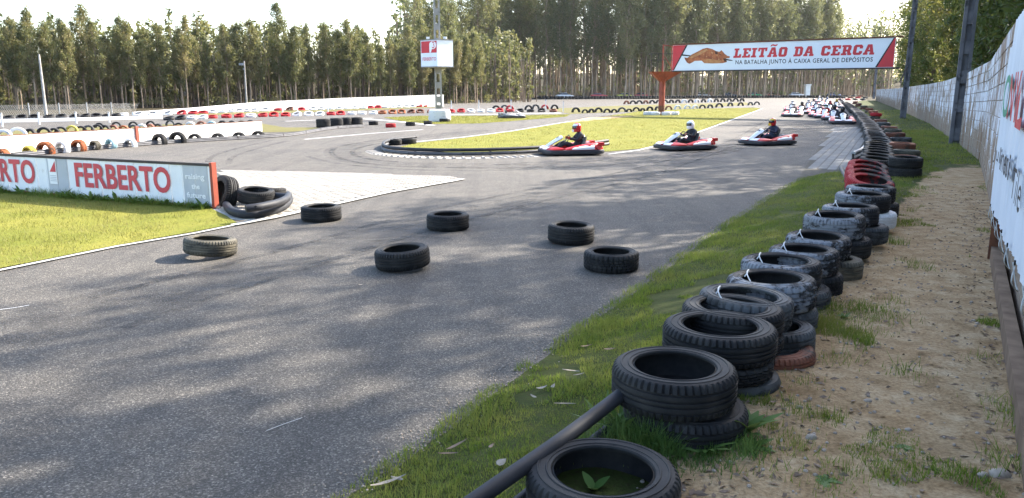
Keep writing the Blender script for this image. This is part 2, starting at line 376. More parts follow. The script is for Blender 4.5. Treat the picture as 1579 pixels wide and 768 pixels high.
M['stone'] = pm('pebble', (.36,.30,.24), (.22,.18,.14), 20, .85)
M['dry'] = pm('dry_leaf', (.20,.14,.095), (.10,.065,.045), 14, .7, .3)
M['dry_pale'] = pm('dry_pale_leaf', (.27,.235,.19), (.17,.145,.11), 14, .7, .3)

# ------------------------------------------------------------------ the setting: ground sheets
def jitter_poly(pts, step=.5, amp=.04, seed=1, closed=True):
    out = []; n = len(pts)
    for i in range(n):
        a, b = Vector(pts[i]).to_2d(), Vector(pts[(i+1) % n]).to_2d(); L = (b-a).length; k = max(1, min(60, int(L/step)))
        for j in range(k):
            p = a.lerp(b, j/k); q = Vector((p.x*1.3, p.y*1.3, seed*7.7))
            out.append((p.x+amp*mnoise.noise(q), p.y+amp*mnoise.noise(q+Vector((31, 5, 2)))))
    return out
def sheet(name, pts, z, mat, step=.5, amp=.04, parent=None, kind='structure'):
    pp = jitter_poly(pts, step, amp); vs = [Vector((x, y, z)) for x, y in pp]
    tris = tessellate_polygon([vs])
    mb = MB(); mb.add(vs, [t for t in tris]); o = mb.build(name, mat, parent)
    for p in o.data.polygons:
        if p.normal.z < 0: p.flip()
    if kind and parent is None: tag(o, kind=kind)
    return o
g = MB(); g.add([(-900,-300,-.05),(900,-300,-.05),(900,1500,-.05),(-900,1500,-.05)], [(0,1,2,3)]); tag(g.build('ground', M['forest_floor']), kind='structure')

VL = [(-8,-7.2),(-4,-4.6),(0,-2.45),(3.17,-.79),(3.68,-.5),(4.47,-.12),(5.81,.56),(7.3,1.33),(9.3,2.32),(11.66,3.58),(14.98,5.39),(16.49,6.27),(17.01,7.33),(24.9,11.5),(40.1,18.3),(88.6,38.4),(141,62.5)]
WALL = [(-8,1.5),(0,1.55),(2.6,2.25),(4.62,3.24),(7.43,4.88),(19.11,11.58),(24.97,14.4),(41.7,22.3),(77.5,37.96),(139.75,64.85)]
def interp(tab, y):
    if y <= tab[0][0]: return tab[0][1]
    for (a, xa), (b, xb) in zip(tab, tab[1:]):
        if y <= b: return xa+(xb-xa)*(y-a)/(b-a)
    return tab[-1][1]
def xl(y): return interp(VL, y)
def xw(y): return interp(WALL, y)
sheet('race_track', [(-42,-8),(-42,50),(-31,61),(-8.5,90),(-17,184),(30,171.5),(98,222),(63,141),(38.9,88.6),(18.8,40.1),(12,24.9),(8.5,17),(6,15),(4,11),(1.6,6.5),(-.2,3.2),(-2,0),(-6.5,-8)], 0, M['asphalt'], 8, 0)

def sstep(a, b, x):
    t = min(1, max(0, (x-a)/(b-a))); return t*t*(3-2*t)
TYL = [(-8,-.4),(2.4,.02),(3.1,.36),(4.0,.82),(5.0,1.5),(7,2.55),(9,3.6),(12,5.4),(15,7.0),(17,8.4),(25,12.3),(40,19.2),(88,38.4),(141,62.5)]
def xt(y): return interp(TYL, y)
def verge_z(x, y):
    e = x-xl(y); far = sstep(16, 19, y)
    z = .004+.128*sstep(0, 1.1, e)*(1-far)+far*(.004+.10*sstep(0, 1.4, e))
    amp = .018*sstep(.05, .4, e)
    return z+amp*mnoise.noise(Vector((x*1.7, y*1.7, 0)))+.4*amp*mnoise.noise(Vector((x*7, y*7, 3)))
def dirt_mask(x, y):
    g_ = .05*max(0, y-6); d = sstep(.12+g_, .55+2*g_, x-xt(y))*(1-sstep(15.5, 20.5, y+.4*(x-xt(y))))
    e = x-xl(y); near_edge = (1-sstep(.0, .10, e))
    return max(d, .35*near_edge)
ys = []; y = -8.0
while y < 141:
    ys.append(y); y += .14 if y < 12 else (.3 if y < 30 else (1.2 if y < 60 else 4))
NA = 44; V = []; A = []
for y in ys:
    x0, x1 = xl(y)+.05*mnoise.noise(Vector((0, y*2.1, 9)))+.03*mnoise.noise(Vector((4, y*7, 9))), xw(y)+.12
    for k in range(NA+1):
        x = x0+(x1-x0)*k/NA; z = verge_z(x, y)
        if k == 0: z = -.012
        V.append((x, y, z)); A.append(dirt_mask(x, y))
Fq = np.array([(i*(NA+1)+k, i*(NA+1)+k+1, (i+1)*(NA+1)+k+1, (i+1)*(NA+1)+k) for i in range(len(ys)-1) for k in range(NA)])
me = raw_mesh('verge', np.array(V), Fq, M['verge'])
at_ = me.attributes.new('dirt', 'FLOAT', 'POINT'); at_.data.foreach_set('value', np.array(A, dtype=np.float32))
me.polygons.foreach_set('use_smooth', [True]*len(me.polygons))
verge = link('grass_verge', me); tag(verge, kind='structure')

# grass islands
def px_poly(pts): return [P(*q).to_2d() for q in pts]
ISL = px_poly([(604,231),(640,221),(720,212.5),(790,203),(850,193),(905,184),(985,172),(1060,168.2),(1165,166.2),(1173,168),(1120,187),(1035,217.5),(985,230),(938,234),(830,234),(700,235.5)])
ISL_B = px_poly([(592,181.5),(650,179),(720,179),(800,178.5),(880,176.5),(873,180),(800,186),(740,190.5),(668,191.5),(620,187)])
ISL_L = px_poly([(-340,266),(-90,289),(0,297),(326,323),(366,345.5),(300,359),(180,379),(0,415.5),(-500,520),(-760,420)])
ISL_P = px_poly([(-60,214),(200,208),(403,204.5),(440,204),(492,201),(500,196.5),(440,197),(400,190),(260,192),(100,198),(-60,204)])
ISL_F = px_poly([(300,179),(470,173.5),(600,169),(676,165.5),(676,163),(560,167.3),(400,172),(300,175.5)])
ISL_C = px_poly([(880,176),(980,172),(1050,167.5),(1160,161.5),(1150,158),(1050,160.5),(960,163),(840,168)])
for nm, poly, zz in (('infield_lawn', ISL, .012), ('infield_lawn', ISL_B, .012), ('trackside_lawn', ISL_L, .012), ('infield_lawn', ISL_P, .012), ('infield_lawn', ISL_F, .012), ('infield_lawn', ISL_C, .012)):
    sheet(nm, poly, zz, M['dry_lawn'] if poly is ISL_P or poly is ISL_C or poly is ISL_F else M['lawn'], .35 if nm == 'trackside_lawn' else 1.0, .07)
# bare sandy patch at the tip of the infield
sheet('sand_patch', px_poly([(868,190),(905,182),(940,179.5),(985,179),(960,181.5),(905,187)]), .018, pm('bare_sand', (.42,.30,.19), (.32,.22,.13), 2, .95, .1), .6, .15)

# painted lines and concrete edgings
def strip(name, pts, w, z, mat, kind='structure'):
    pts = [Vector((p[0], p[1])) for p in pts]; L = []
    for i in range(len(pts)-1):
        k = max(1, int((pts[i+1]-pts[i]).length/1.0))
        L += [pts[i].lerp(pts[i+1], j/k) for j in range(k)]
    L.append(pts[-1]); vs = []; fs = []
    for i, p in enumerate(L):
        t = (L[min(i+1, len(L)-1)]-L[max(i-1, 0)]).normalized(); nn = Vector((-t.y, t.x))*w/2
        vs += [(p.x+nn.x, p.y+nn.y, z), (p.x-nn.x, p.y-nn.y, z)]
    for i in range(len(L)-1): fs.append((2*i, 2*i+1, 2*i+3, 2*i+2))
    mb = MB(); mb.add(vs, fs); o = mb.build(name, mat); tag(o, kind=kind)
    for p in o.data.polygons:
        if p.normal.z < 0: p.flip()
    return o
strip('painted_line', px_poly([(938,238),(985,231.5),(1035,219),(1120,188),(1176,167.5)]), .09, .005, M['line'])
strip('paving_edge', px_poly([(360,348.5),(420,337.5),(600,297.5),(700,280),(714,277)]), .13, .021, M['conc_light'])
strip('lawn_edging', px_poly([(-300,476),(0,418.5),(180,381.5),(300,361),(366,347.5)]), .07, .016, M['conc_light'])
strip('painted_line', px_poly([(610,222),(720,211),(790,202),(850,192),(905,183)]), .12, .005, M['line'])
strip('painted_line', px_poly([(470,215),(570,206),(652,200)]), .14, .005, M['line'])
strip('painted_line', px_poly([(560,183),(625,188.5),(668,193.5)]), .35, .005, M['line'])
strip('painted_line', px_poly([(685,177.4),(780,176),(865,174.3)]), .8, .005, M['line'])
strip('painted_line', px_poly([(440,187),(520,184),(575,182)]), .25, .005, M['line'])
strip('scratch_mark', [P(411,665).to_2d(), P(440,654).to_2d(), P(466,645).to_2d()], .007, .004, M['conc_light'])
strip('painted_line', px_poly([(0,478),(30,474),(45,471)]), .012, .004, M['line'])
strip('concrete_apron', [P(a, b).to_2d() for a, b in ((332,322),(352,335),(385,338),(425,331),(452,316))], .34, .006, M['conc_light'])

def skid_mat(top=.75):
    m, nt, bs = newmat('skid_rubber'); bs.inputs['Base Color'].default_value = (.035,.035,.036,1); bs.inputs['Roughness'].default_value = .7; bs.inputs['Specular IOR Level'].default_value = .2
    n = noise_tex(nt, 2.2, 5, .7); n2 = noise_tex(nt, 60, 3, .6); tr = N(nt, 'ShaderNodeBsdfTransparent'); mx = N(nt, 'ShaderNodeMixShader')
    a = N(nt, 'ShaderNodeMath', operation='MULTIPLY'); nt.links.new(ramp(nt, n.outputs[0], [(.38, (0,0,0)), (.7, (top,)*3)]).outputs[0], a.inputs[0]); nt.links.new(ramp(nt, n2.outputs[0], [(.35, (.25,.25,.25)), (.6, (1,1,1))]).outputs[0], a.inputs[1])
    nt.links.new(a.outputs[0], mx.inputs[0]); nt.links.new(tr.outputs[0], mx.inputs[1]); nt.links.new(bs.outputs[0], mx.inputs[2]); nt.links.new(mx.outputs[0], nt.nodes['Material Output'].inputs[0]); return m
M['skid'] = skid_mat(); M['skid_soft'] = skid_mat(.42)
for k, q in enumerate([[(1300,178),(1190,212),(1040,240),(860,254),(700,256),(580,251),(530,239),(545,225),(640,212),(760,200)], [(1230,190),(1140,222),(980,270),(780,320),(560,372),(250,450),(-50,530)]]):
    pp_ = [P(*z) for z in q]; pts_ = []
    for i in range(len(pp_)-1):
        p0 = pp_[max(i-1,0)]; p1 = pp_[i]; p2 = pp_[i+1]; p3 = pp_[min(i+2,len(pp_)-1)]
        for j in range(8):
            t = j/8; pts_.append(.5*((2*p1)+(p2-p0)*t+(2*p0-5*p1+4*p2-p3)*t*t+(3*p1-p0-3*p2+p3)*t**3))
    strip('rubbered_line', [p.to_2d() for p in pts_], 1.1, .0022+.0006*k, M['skid_soft'])
for k, q in enumerate([[(1250,196),(1150,222),(1000,243),(850,250),(700,252),(590,248),(545,238),(560,226),(640,214)], [(1260,200),(1160,228),(1010,250),(860,258),(700,259),(570,253),(515,240),(525,226),(600,213)],
    [(1240,208),(1100,236),(940,254),(800,262),(640,262),(520,252),(470,240)], [(420,216),(370,228),(330,240),(320,252)], [(440,218),(395,230),(360,242),(352,254)], [(1190,180),(1130,215),(1000,255),(830,290),(640,330),(400,395),(100,470)], [(1200,183),(1150,216),(1030,262),(880,300),(700,345),(450,420),(150,520)], [(880,258),(800,253),(740,256)], [(930,262),(840,257),(760,262)], [(560,372),(640,366),(700,369)]]):
    pp_ = [P(*z) for z in q]; pts_ = []
    for i in range(len(pp_)-1):
        p0 = pp_[max(i-1,0)]; p1 = pp_[i]; p2 = pp_[i+1]; p3 = pp_[min(i+2,len(pp_)-1)]
        for j in range(6):
            t = j/6; pts_.append(.5*((2*p1)+(p2-p0)*t+(2*p0-5*p1+4*p2-p3)*t*t+(3*p1-p0-3*p2+p3)*t**3))
    strip('tyre_mark', [p.to_2d() for p in pts_], .16 if k < 5 else .12, .0035+.0003*k, M['skid'])
# block paving in front of the sheet barrier: base sheet, then one block after another
PAV = px_poly([(334,263),(450,265),(560,268),(690,272.5),(711,277.5),(600,296.5),(420,335.5),(372,343),(338,322)])
pav = sheet('paving', PAV, .003, M['joint'], 1, 0)
def inside(poly, x, y):
    c = False; n = len(poly)
    for i in range(n):
        x1, y1 = poly[i]; x2, y2 = poly[(i+1) % n]
        if (y1 > y) != (y2 > y) and x < (x2-x1)*(y-y1)/(y2-y1)+x1: c = not c
    return c
def block_geo(mb, c, ax, ay, lx, ly, h, z0=0.0, b=.006):
    c = Vector(c); ax = Vector(ax); ay = Vector(ay); lo = []; hi = []
    for sx, sy in ((-1,-1),(1,-1),(1,1),(-1,1)):
        p = c+ax*sx*lx/2+ay*sy*ly/2; lo.append((p.x, p.y, z0))
        q = c+ax*sx*(lx/2-b)+ay*sy*(ly/2-b); hi.append((q.x, q.y, z0+h))
    mb.add(lo+hi, [(4,5,6,7),(0,1,5,4),(1,2,6,5),(2,3,7,6),(3,0,4,7)])
def pave(parent, poly, ang, lx, ly, joint, h, z0, mat, nparts, name, polytest=None):
    ax = Vector((math.cos(ang), math.sin(ang), 0)); ay = Vector((-math.sin(ang), math.cos(ang), 0))
    xs = [p[0] for p in poly]; yy = [p[1] for p in poly]; cx, cy = sum(xs)/len(xs), sum(yy)/len(yy); cells = []
    n = int(14/ly)
    for r in range(-n, n):
        for k in range(-int(12/lx), int(12/lx)):
            p = Vector((cx, cy, 0))+ax*((k+(.5 if r % 2 else 0))*lx)+ay*(r*ly)
            if all(inside(poly, *(p+ax*sx*lx*.2+ay*sy*ly*.2).to_2d()) for sx in (-1,1) for sy in (-1,1)): cells.append(p)
    cells.sort(key=lambda p: p.y)
    one = MB(); block_geo(one, (0,0,0), ax, ay, lx-joint, ly-joint, h, 0); me1 = one.mesh(name, mat)
    for p in cells[:nparts]:
        o = link(name, me1, parent, (p.x, p.y, z0+rnd.uniform(-.002,.002))); o.rotation_euler = (rnd.uniform(-.012,.012), rnd.uniform(-.012,.012), rnd.uniform(-.015,.015))
    if len(cells) > nparts:
        mb = MB()
        for p in cells[nparts:]: block_geo(mb, p, ax, ay, lx-joint, ly-joint, h, z0+rnd.uniform(-.002,.002))
        tag(mb.build(name+'_field', mat, parent), kind='stuff')
pave(pav, [tuple(p) for p in PAV], R_(-14), .215, .115, .014, .014, .003, M['paver'], 300, 'paving_block')
PAV2 = [P(*q).to_2d() for q in ((1231,275),(1304,268.5),(1334,232),(1333,212),(1324,192),(1311,193.5),(1283,197),(1270,218),(1252,243))]
pav2 = sheet('outer_paving', PAV2, .003, M['joint'], 1, 0)
pave(pav2, [tuple(p) for p in PAV2], R_(64), .215, .215, .012, .008, .003, M['paver_grey'], 0, 'slab')

# hairpin kerb with raised ribs
kpath = [P(*q) for q in ((573,234),(584,238),(610,241),(650,243.4),(700,244.2),(760,243.6),(830,241.5))]
strip('kerb', [p.to_2d() for p in kpath], .42, .006, M['conc'])
mb = MB()
for i in range(len(kpath)-1):
    a, b = kpath[i], kpath[i+1]; k = max(1, int((b-a).length/.22))
    for j in range(k):
        p = a.lerp(b, j/k); t = (b-a).normalized(); block_geo(mb, (p.x, p.y, 0), t, Vector((-t.y, t.x, 0)), .11, .34, .03, .006, .02)
tag(mb.build('kerb_ribs', M['conc'], bpy.data.objects['kerb']), kind='stuff')

# ------------------------------------------------------------------ block wall along the right
wall = empty('boundary_wall', (xw(10), 10, 0)); tag(wall, 'long whitewashed concrete block wall with peeling paint along the right verge', 'wall')
wall_inv = Matrix.Translation(-Vector((xw(10), 10, 0)))
WH = 2.12
HS = [(8,1.30),(12,1.28),(17.5,1.22),(25,1.11),(33,1.05),(75,.96),(140,.95)]
def hs(y): return interp(HS, y)
core = MB(); back = .16
wy = [0.2,2.6,4.62,7.43,13,19.11,24.97,33,41.7,60,77.5,110,139.75]
wp = [Vector((xw(y), y, 0)) for y in wy]
def wnorm(y):
    t = Vector((xw(y+.1)-xw(y-.1), .2, 0)).normalized(); return Vector((-t.y, t.x, 0)), t
cr = []
for p in wp:
    n_, t_ = wnorm(p.y); a = p-n_*.012; b = p-n_*.19
    h_ = WH*hs(p.y)-.012; cr.append([(a.x,a.y,-.1),(a.x,a.y,h_),(b.x,b.y,h_),(b.x,b.y,-.1)])
core.loft(cr); co = core.build('mortar_core', M['mortar'], wall); co.matrix_parent_inverse = wall_inv
# blocks, walking along the face
bl, bh = .42, .207; courses = 10; rest = MB(); cells = []
s_tot = [0]
for a, b in zip(wp, wp[1:]): s_tot.append(s_tot[-1]+(b-a).length)
def wall_at(s):
    for i in range(len(wp)-1):
        if s <= s_tot[i+1]:
            f = (s-s_tot[i])/(s_tot[i+1]-s_tot[i]); return wp[i].lerp(wp[i+1], f), (wp[i+1]-wp[i]).normalized()
    return wp[-1], (wp[-1]-wp[-2]).normalized()
nb = int(s_tot[-1]/bl)
for c in range(courses):
    for k in range(nb):
        s0 = (k+(.5 if c % 2 else 0))*bl+.2
        if s0+bl > s_tot[-1]: continue
        p, t = wall_at(s0+bl/2); cells.append((p, t, .0+bh*(c+.5)+.05))
def block_box(mb, p, t, z, dep, base=None, zb=None):
    n_ = Vector((-t.y, t.x, 0)); hx = (bl-.007)/2; hz = (bh-.011)/2; e = .005
    f = [p+t*sx*(hx-e)+n_*dep+Vector((0,0,z+sz*(hz-e))) for sx, sz in ((-1,-1),(1,-1),(1,1),(-1,1))]
    g_ = [p+t*sx*hx-n_*.011+Vector((0,0,z+sz*hz)) for sx, sz in ((-1,-1),(1,-1),(1,1),(-1,1))]
    bs_ = base or p
    sc_ = lambda q: Vector((q.x, q.y, (q.z+(zb or 0))*hs(q.y+(bs_.y if base else 0))-(zb or 0)))
    mb.add([sc_(q) for q in g_+f], [(4,5,6,7),(0,1,5,4),(1,2,6,5),(2,3,7,6),(3,0,4,7)])
vis = sorted([c for c in cells if c[0].y > 12.0], key=lambda c: c[0].y)
for p, t, z in vis[:300]:
    mb = MB(); block_box(mb, Vector((0,0,0)), t, 0, rnd.uniform(-.002,.006), p, z); o = mb.build('wall_block', M['block'], wall); o.matrix_parent_inverse = wall_inv; o.location = p+Vector((0,0,z))
for p, t, z in [c for c in cells if c[0].y <= 12.0]+vis[300:]:
    block_box(rest, p, t, z, rnd.uniform(-.002,.006))
o = rest.build('wall_block_field', M['block'], wall); tag(o, kind='stuff'); o.matrix_parent_inverse = wall_inv

# ------------------------------------------------------------------ flat print helpers
def put_flat(mb, plane, pts, faces, off):
    mb.add([plane.pt(u, z, off) for u, z in pts], faces)
def flat_poly(name, plane, outline, mat, parent, off, holes=()):
    loops = [[Vector((u, z, 0)) for u, z in outline]]+[[Vector((u, z, 0)) for u, z in h] for h in holes]
    allp = [p for l in loops for p in l]; t = tessellate_polygon(loops)
    mb = MB(); put_flat(mb, plane, [(p.x, p.y) for p in allp], [x for x in t], off)
    return mb.build(name, mat, parent)
def px_flat(name, plane, pts, mat, parent, off): return flat_poly(name, plane, [plane.uz(*q) for q in pts], mat, parent, off)
def text_geo(body, bold=.0, spacing=1.0):
    cu = bpy.data.curves.new('t', 'FONT'); cu.body = body; cu.offset = bold; cu.space_character = spacing; cu.resolution_u = 4; cu.fill_mode = 'FRONT'
    ob = bpy.data.objects.new('t', cu); COL.objects.link(ob); dg = bpy.context.evaluated_depsgraph_get(); dg.update()
    me = bpy.data.meshes.new_from_object(ob.evaluated_get(dg)); v = [tuple(p.co) for p in me.vertices]; f = [tuple(p.vertices) for p in me.polygons]
    bpy.data.objects.remove(ob); bpy.data.curves.remove(cu); bpy.data.meshes.remove(me)
    return v, f
def fit_print(name, plane, v, f, rect, mat, parent, off, shear=0.0):
    """rect: (u0,z0,u1,z1, z0 at u1, z1 at u1) word fitted between its left and right ends"""
    xs = [p[0] for p in v]; ys_ = [p[1] for p in v]; x0, x1, y0, y1 = min(xs), max(xs), min(ys_), max(ys_)
    ul, bl_, tl, ur, br, tr_ = rect; out = []
    for p in v:
        a = (p[0]-x0)/(x1-x0); b = (p[1]-y0)/(y1-y0)
        zb = bl_+(br-bl_)*a; zt = tl+(tr_-tl)*a; z = zb+(zt-zb)*b
        out.append((ul+(ur-ul)*a+shear*(z-zb), z))
    mb = MB(); put_flat(mb, plane, out, f, off); return mb.build(name, mat, parent)
def px_print(name, plane, body, L, Rr, mat, parent, off, bold=0, spacing=1, shear=0):
    """L=(px, py bottom, py top), Rr likewise: where the word starts and ends"""
    v, f = text_geo(body, bold, spacing)
    ul, bl_ = plane.uz(L[0], L[1]); tl = plane.uz(L[0], L[2])[1]; ur, br = plane.uz(Rr[0], Rr[1]); tr_ = plane.uz(Rr[0], Rr[2])[1]
    return fit_print(name, plane, v, f, (ul, bl_, tl, ur, br, tr_), mat, parent, off, shear)

# ------------------------------------------------------------------ sheet barrier with lettering (left)
fa = Vector((-4.64, 11.86, 0)); fdir = (Vector((-9.3, 13.89, 0))-fa).normalized(); fb = fa+fdir*9.5
FP = Plane(fb, fa)     # u grows towards the near right-hand end
bar = empty('sheet_barrier', (0,0,0)); tag(bar, 'white sheet metal barrier with red lettering and rusty end post beside lawn', 'barrier')
FH = .69
u = 0.0; i = 0
while u < FP.len-.02:
    w = min(.262, FP.len-u); mb = MB(); o_ = .003*((i*7) % 3)
    prof = [(u+.002, o_), (u+w*.08, o_+.008), (u+w*.5, o_+.002), (u+w*.92, o_+.008), (u+w-.002, o_)]
    ring = lambda z: [FP.pt(a, z, b) for a, b in prof]+[FP.pt(a, z, b-.006) for a, b in prof[::-1]]
    mb.loft([ring(.03+.012*((i*5) % 3)), ring(FH-.03)]); 
    mid = u+w/2; ug0 = FP.uz(283, 290)[0]; ul0, ul1 = FP.uz(70, 270)[0], FP.uz(98, 270)[0]
    mb.build('sheet_panel', M['sheet_grey'] if (mid > ug0 and mid < FP.len-.1) or ul0 < mid < ul1 else M['sheet_white'], bar); u += w; i += 1
mb = MB(); mb.hexa([FP.pt(a, z, b) for z in (FH-.03, FH+.012) for a, b in ((-.01,-.02),(FP.len+.01,-.02),(FP.len+.01,.02),(-.01,.02))]); mb.build('top_rail', M['dark_steel'], bar)
mb = MB(); mb.hexa([FP.pt(a, z, b) for z in (-.02, .05) for a, b in ((-.01,-.02),(FP.len+.01,-.02),(FP.len+.01,-.004),(-.01,-.004))]); mb.build('bottom_rail', M['rust'], bar)
for u_ in (FP.len+.035, FP.len-2.9, FP.len-6.2):
    mb = MB(); e = .026 if u_ > FP.len else .02; b0 = -.05 if u_ > FP.len else -.07; b1 = .045 if u_ > FP.len else -.025
    mb.hexa([FP.pt(a, z, b) for z in (-.05, FH+.03 if u_ > FP.len else FH-.05) for a, b in ((u_-e, b0), (u_+e, b0), (u_+e, b1), (u_-e, b1))]); mb.build('post', M['red_steel'] if u_ > FP.len else M['dark_steel'], bar)
OFF = .022
w0 = FP.uz(116,258)[0]; w1 = FP.uz(263,263)[0]; wl = w1-w0; gap = w0-FP.uz(54,255)[0]
v, f = text_geo('FERBERTO', .028, 1.02)
zt, zb = .615, .195
fit_print('lettering', FP, v, f, (w0, zb, zt, w1, zb, zt), M['print_pink'], bar, OFF)
v, f = text_geo('FERBERTO', .028, 1.02)
fit_print('lettering', FP, v, f, (w0-gap-wl, zb, zt, w0-gap, zb, zt), M['print_pink'], bar, OFF)
for txt, a, b in (('raising', .42, .53), ('the', .295, .375), ('future', .15, .24)):
    v, f = text_geo(txt, .025); ua, ub = FP.uz(289,290)[0], FP.uz(318,292)[0]
    if txt == 'the': d_ = (ub-ua)*.28; ua += d_; ub -= d_
    fit_print('slogan', FP, v, f, (ua, a, b, ub, a, b), M['print_white'], bar, OFF)
la, lb = FP.uz(78,270)[0], FP.uz(89.5,270)[0]
flat_poly('logo_field', FP, [(la,.22),(lb,.22),(lb,.655),(la,.655)], M['print_white'], bar, OFF)
flat_poly('logo_triangle', FP, [(la+.02,.43),(lb-.015,.43),(lb-.015,.62)], M['print_pink'], bar, OFF+.003)
for k in range(4):
    flat_poly('logo_line', FP, [(la+.02,.27+k*.03),(lb-.015,.27+k*.03),(lb-.015,.282+k*.03),(la+.02,.282+k*.03)], M['sheet_grey'], bar, OFF+.003)

# ------------------------------------------------------------------ tyres
def tyre_profile(grooves=True):
    o = [(.205,.086),(.210,.097),(.222,.099),(.224,.1025),(.229,.1025),(.231,.0985),(.258,.100),(.260,.1035),(.266,.1035),(.268,.0995),(.284,.096),(.297,.088),(.304,.074)]
    tr = []
    if grooves:
        for a, b in ((.054,.043),(.019,.008),(-.008,-.019),(-.043,-.054)): tr += [(.309,a+.002),(.297,a-.001),(.297,b+.001),(.309,b-.002)]
    else: tr = [(.308,.05),(.31,.02),(.31,-.02),(.308,-.05)]
    lo = [(r, -z) for r, z in o[::-1]]
    inn = [(.198,-.092),(.202,-.080),(.245,-.084),(.278,-.074),(.288,-.04),(.289,0),(.288,.04),(.278,.074),(.245,.084),(.202,.080),(.198,.092)]
    return o+tr+lo+inn
CW = dict(rub='black', rub_white='white painted', rub_red='red painted', rub_rust='faded red', rub_orange='orange painted', rub_grey='grey', rub_dusty='dusty brown', rub_yellow='yellow painted', rub_blue='pale blue')
_tm = {}
def tyre_mesh(var, mat):
    k = (var, mat)
    if k in _tm: return _tm[k]
    mb = MB()
    if var == 'road':
        pr = tyre_profile(True)
        def rf(kk, j):
            r, z = pr[j]
            if .0555 < abs(z) < .093 and r > .29 and kk % 4 == 0: return -.013
            return 0
        mb.lathe(pr, 216, True, rf)
    elif var == 'block':
        pr = tyre_profile(True)
        def rf(kk, j):
            r, z = pr[j]
            if r > .2965:
                sh = (1 if z > .016 else (2 if z < -.016 else 0))
                if ((kk+sh) % 4) == 0: return -.013
            return 0
        mb.lathe(pr, 132, True, rf)
    elif var == 'far':
        mb.lathe([(.2,.092),(.25,.1),(.292,.09),(.308,.05),(.308,-.05),(.292,-.09),(.25,-.1),(.2,-.092),(.215,-.07),(.285,-.04),(.285,.04),(.215,.07)], 24)
    me = mb.mesh('tyre_'+var, M[mat], 35); _tm[k] = me; return me
def tyre(p, mat='rub', var='road', R=.31, w=.2, tilt=0, tdir=0, yaw=None, arch=None, label=None, group=None, name='tyre'):
    """p: centre of the tyre; arch: yaw of the wheel axis when the tyre stands upright"""
    o = link(name, tyre_mesh(var, mat)); o.location = p; o.scale = (R/.31, R/.31, w/.2)
    yaw = rnd.uniform(0, 6.28) if yaw is None else yaw
    if arch is not None:
        rot = Matrix.Rotation(arch, 3, 'Z') @ Matrix.Rotation(math.pi/2+tilt, 3, 'X') @ Matrix.Rotation(yaw, 3, 'Z')
    else:
        rot = Matrix.Rotation(tilt, 3, Vector((math.cos(tdir), math.sin(tdir), 0))) @ Matrix.Rotation(yaw, 3, 'Z')
    o.rotation_euler = rot.to_euler(); tag(o, label, 'tyre', group); return o

# six loose tyres on the near track
loose = [((496,339),.285,.20,'rub','road',0,0,'black tyre lying on asphalt nearest the curved pipes and block paving'),
 ((691,352.5),.285,.20,'rub','road',0,0,'black tyre on asphalt in the middle of the rear three loose tyres'),
 ((880.5,373),.285,.205,'rub','road',.03,1,'black tyre on asphalt just behind the loose tyre nearest the grass verge'),
 ((326,394),.285,.17,'rub_dusty','road',.10,2.2,'dusty grey brown loose tyre on asphalt near the lawn edge'),
 ((621,413),.285,.19,'rub','road',.07,-1.2,'black dented tyre lying tilted on asphalt, front middle of the loose six'),
 ((942,414),.285,.185,'rub','block',0,0,'black loose tyre on asphalt closest to the green verge, toothed shoulder tread')]
for q, R, w, m_, v_, ti, td, lab in loose:
    p = P(*q); tyre((p.x, p.y, w/2+.002+abs(ti)*.28), m_, v_, R, w, ti, td, label=lab, group='loose tyres on the near track')

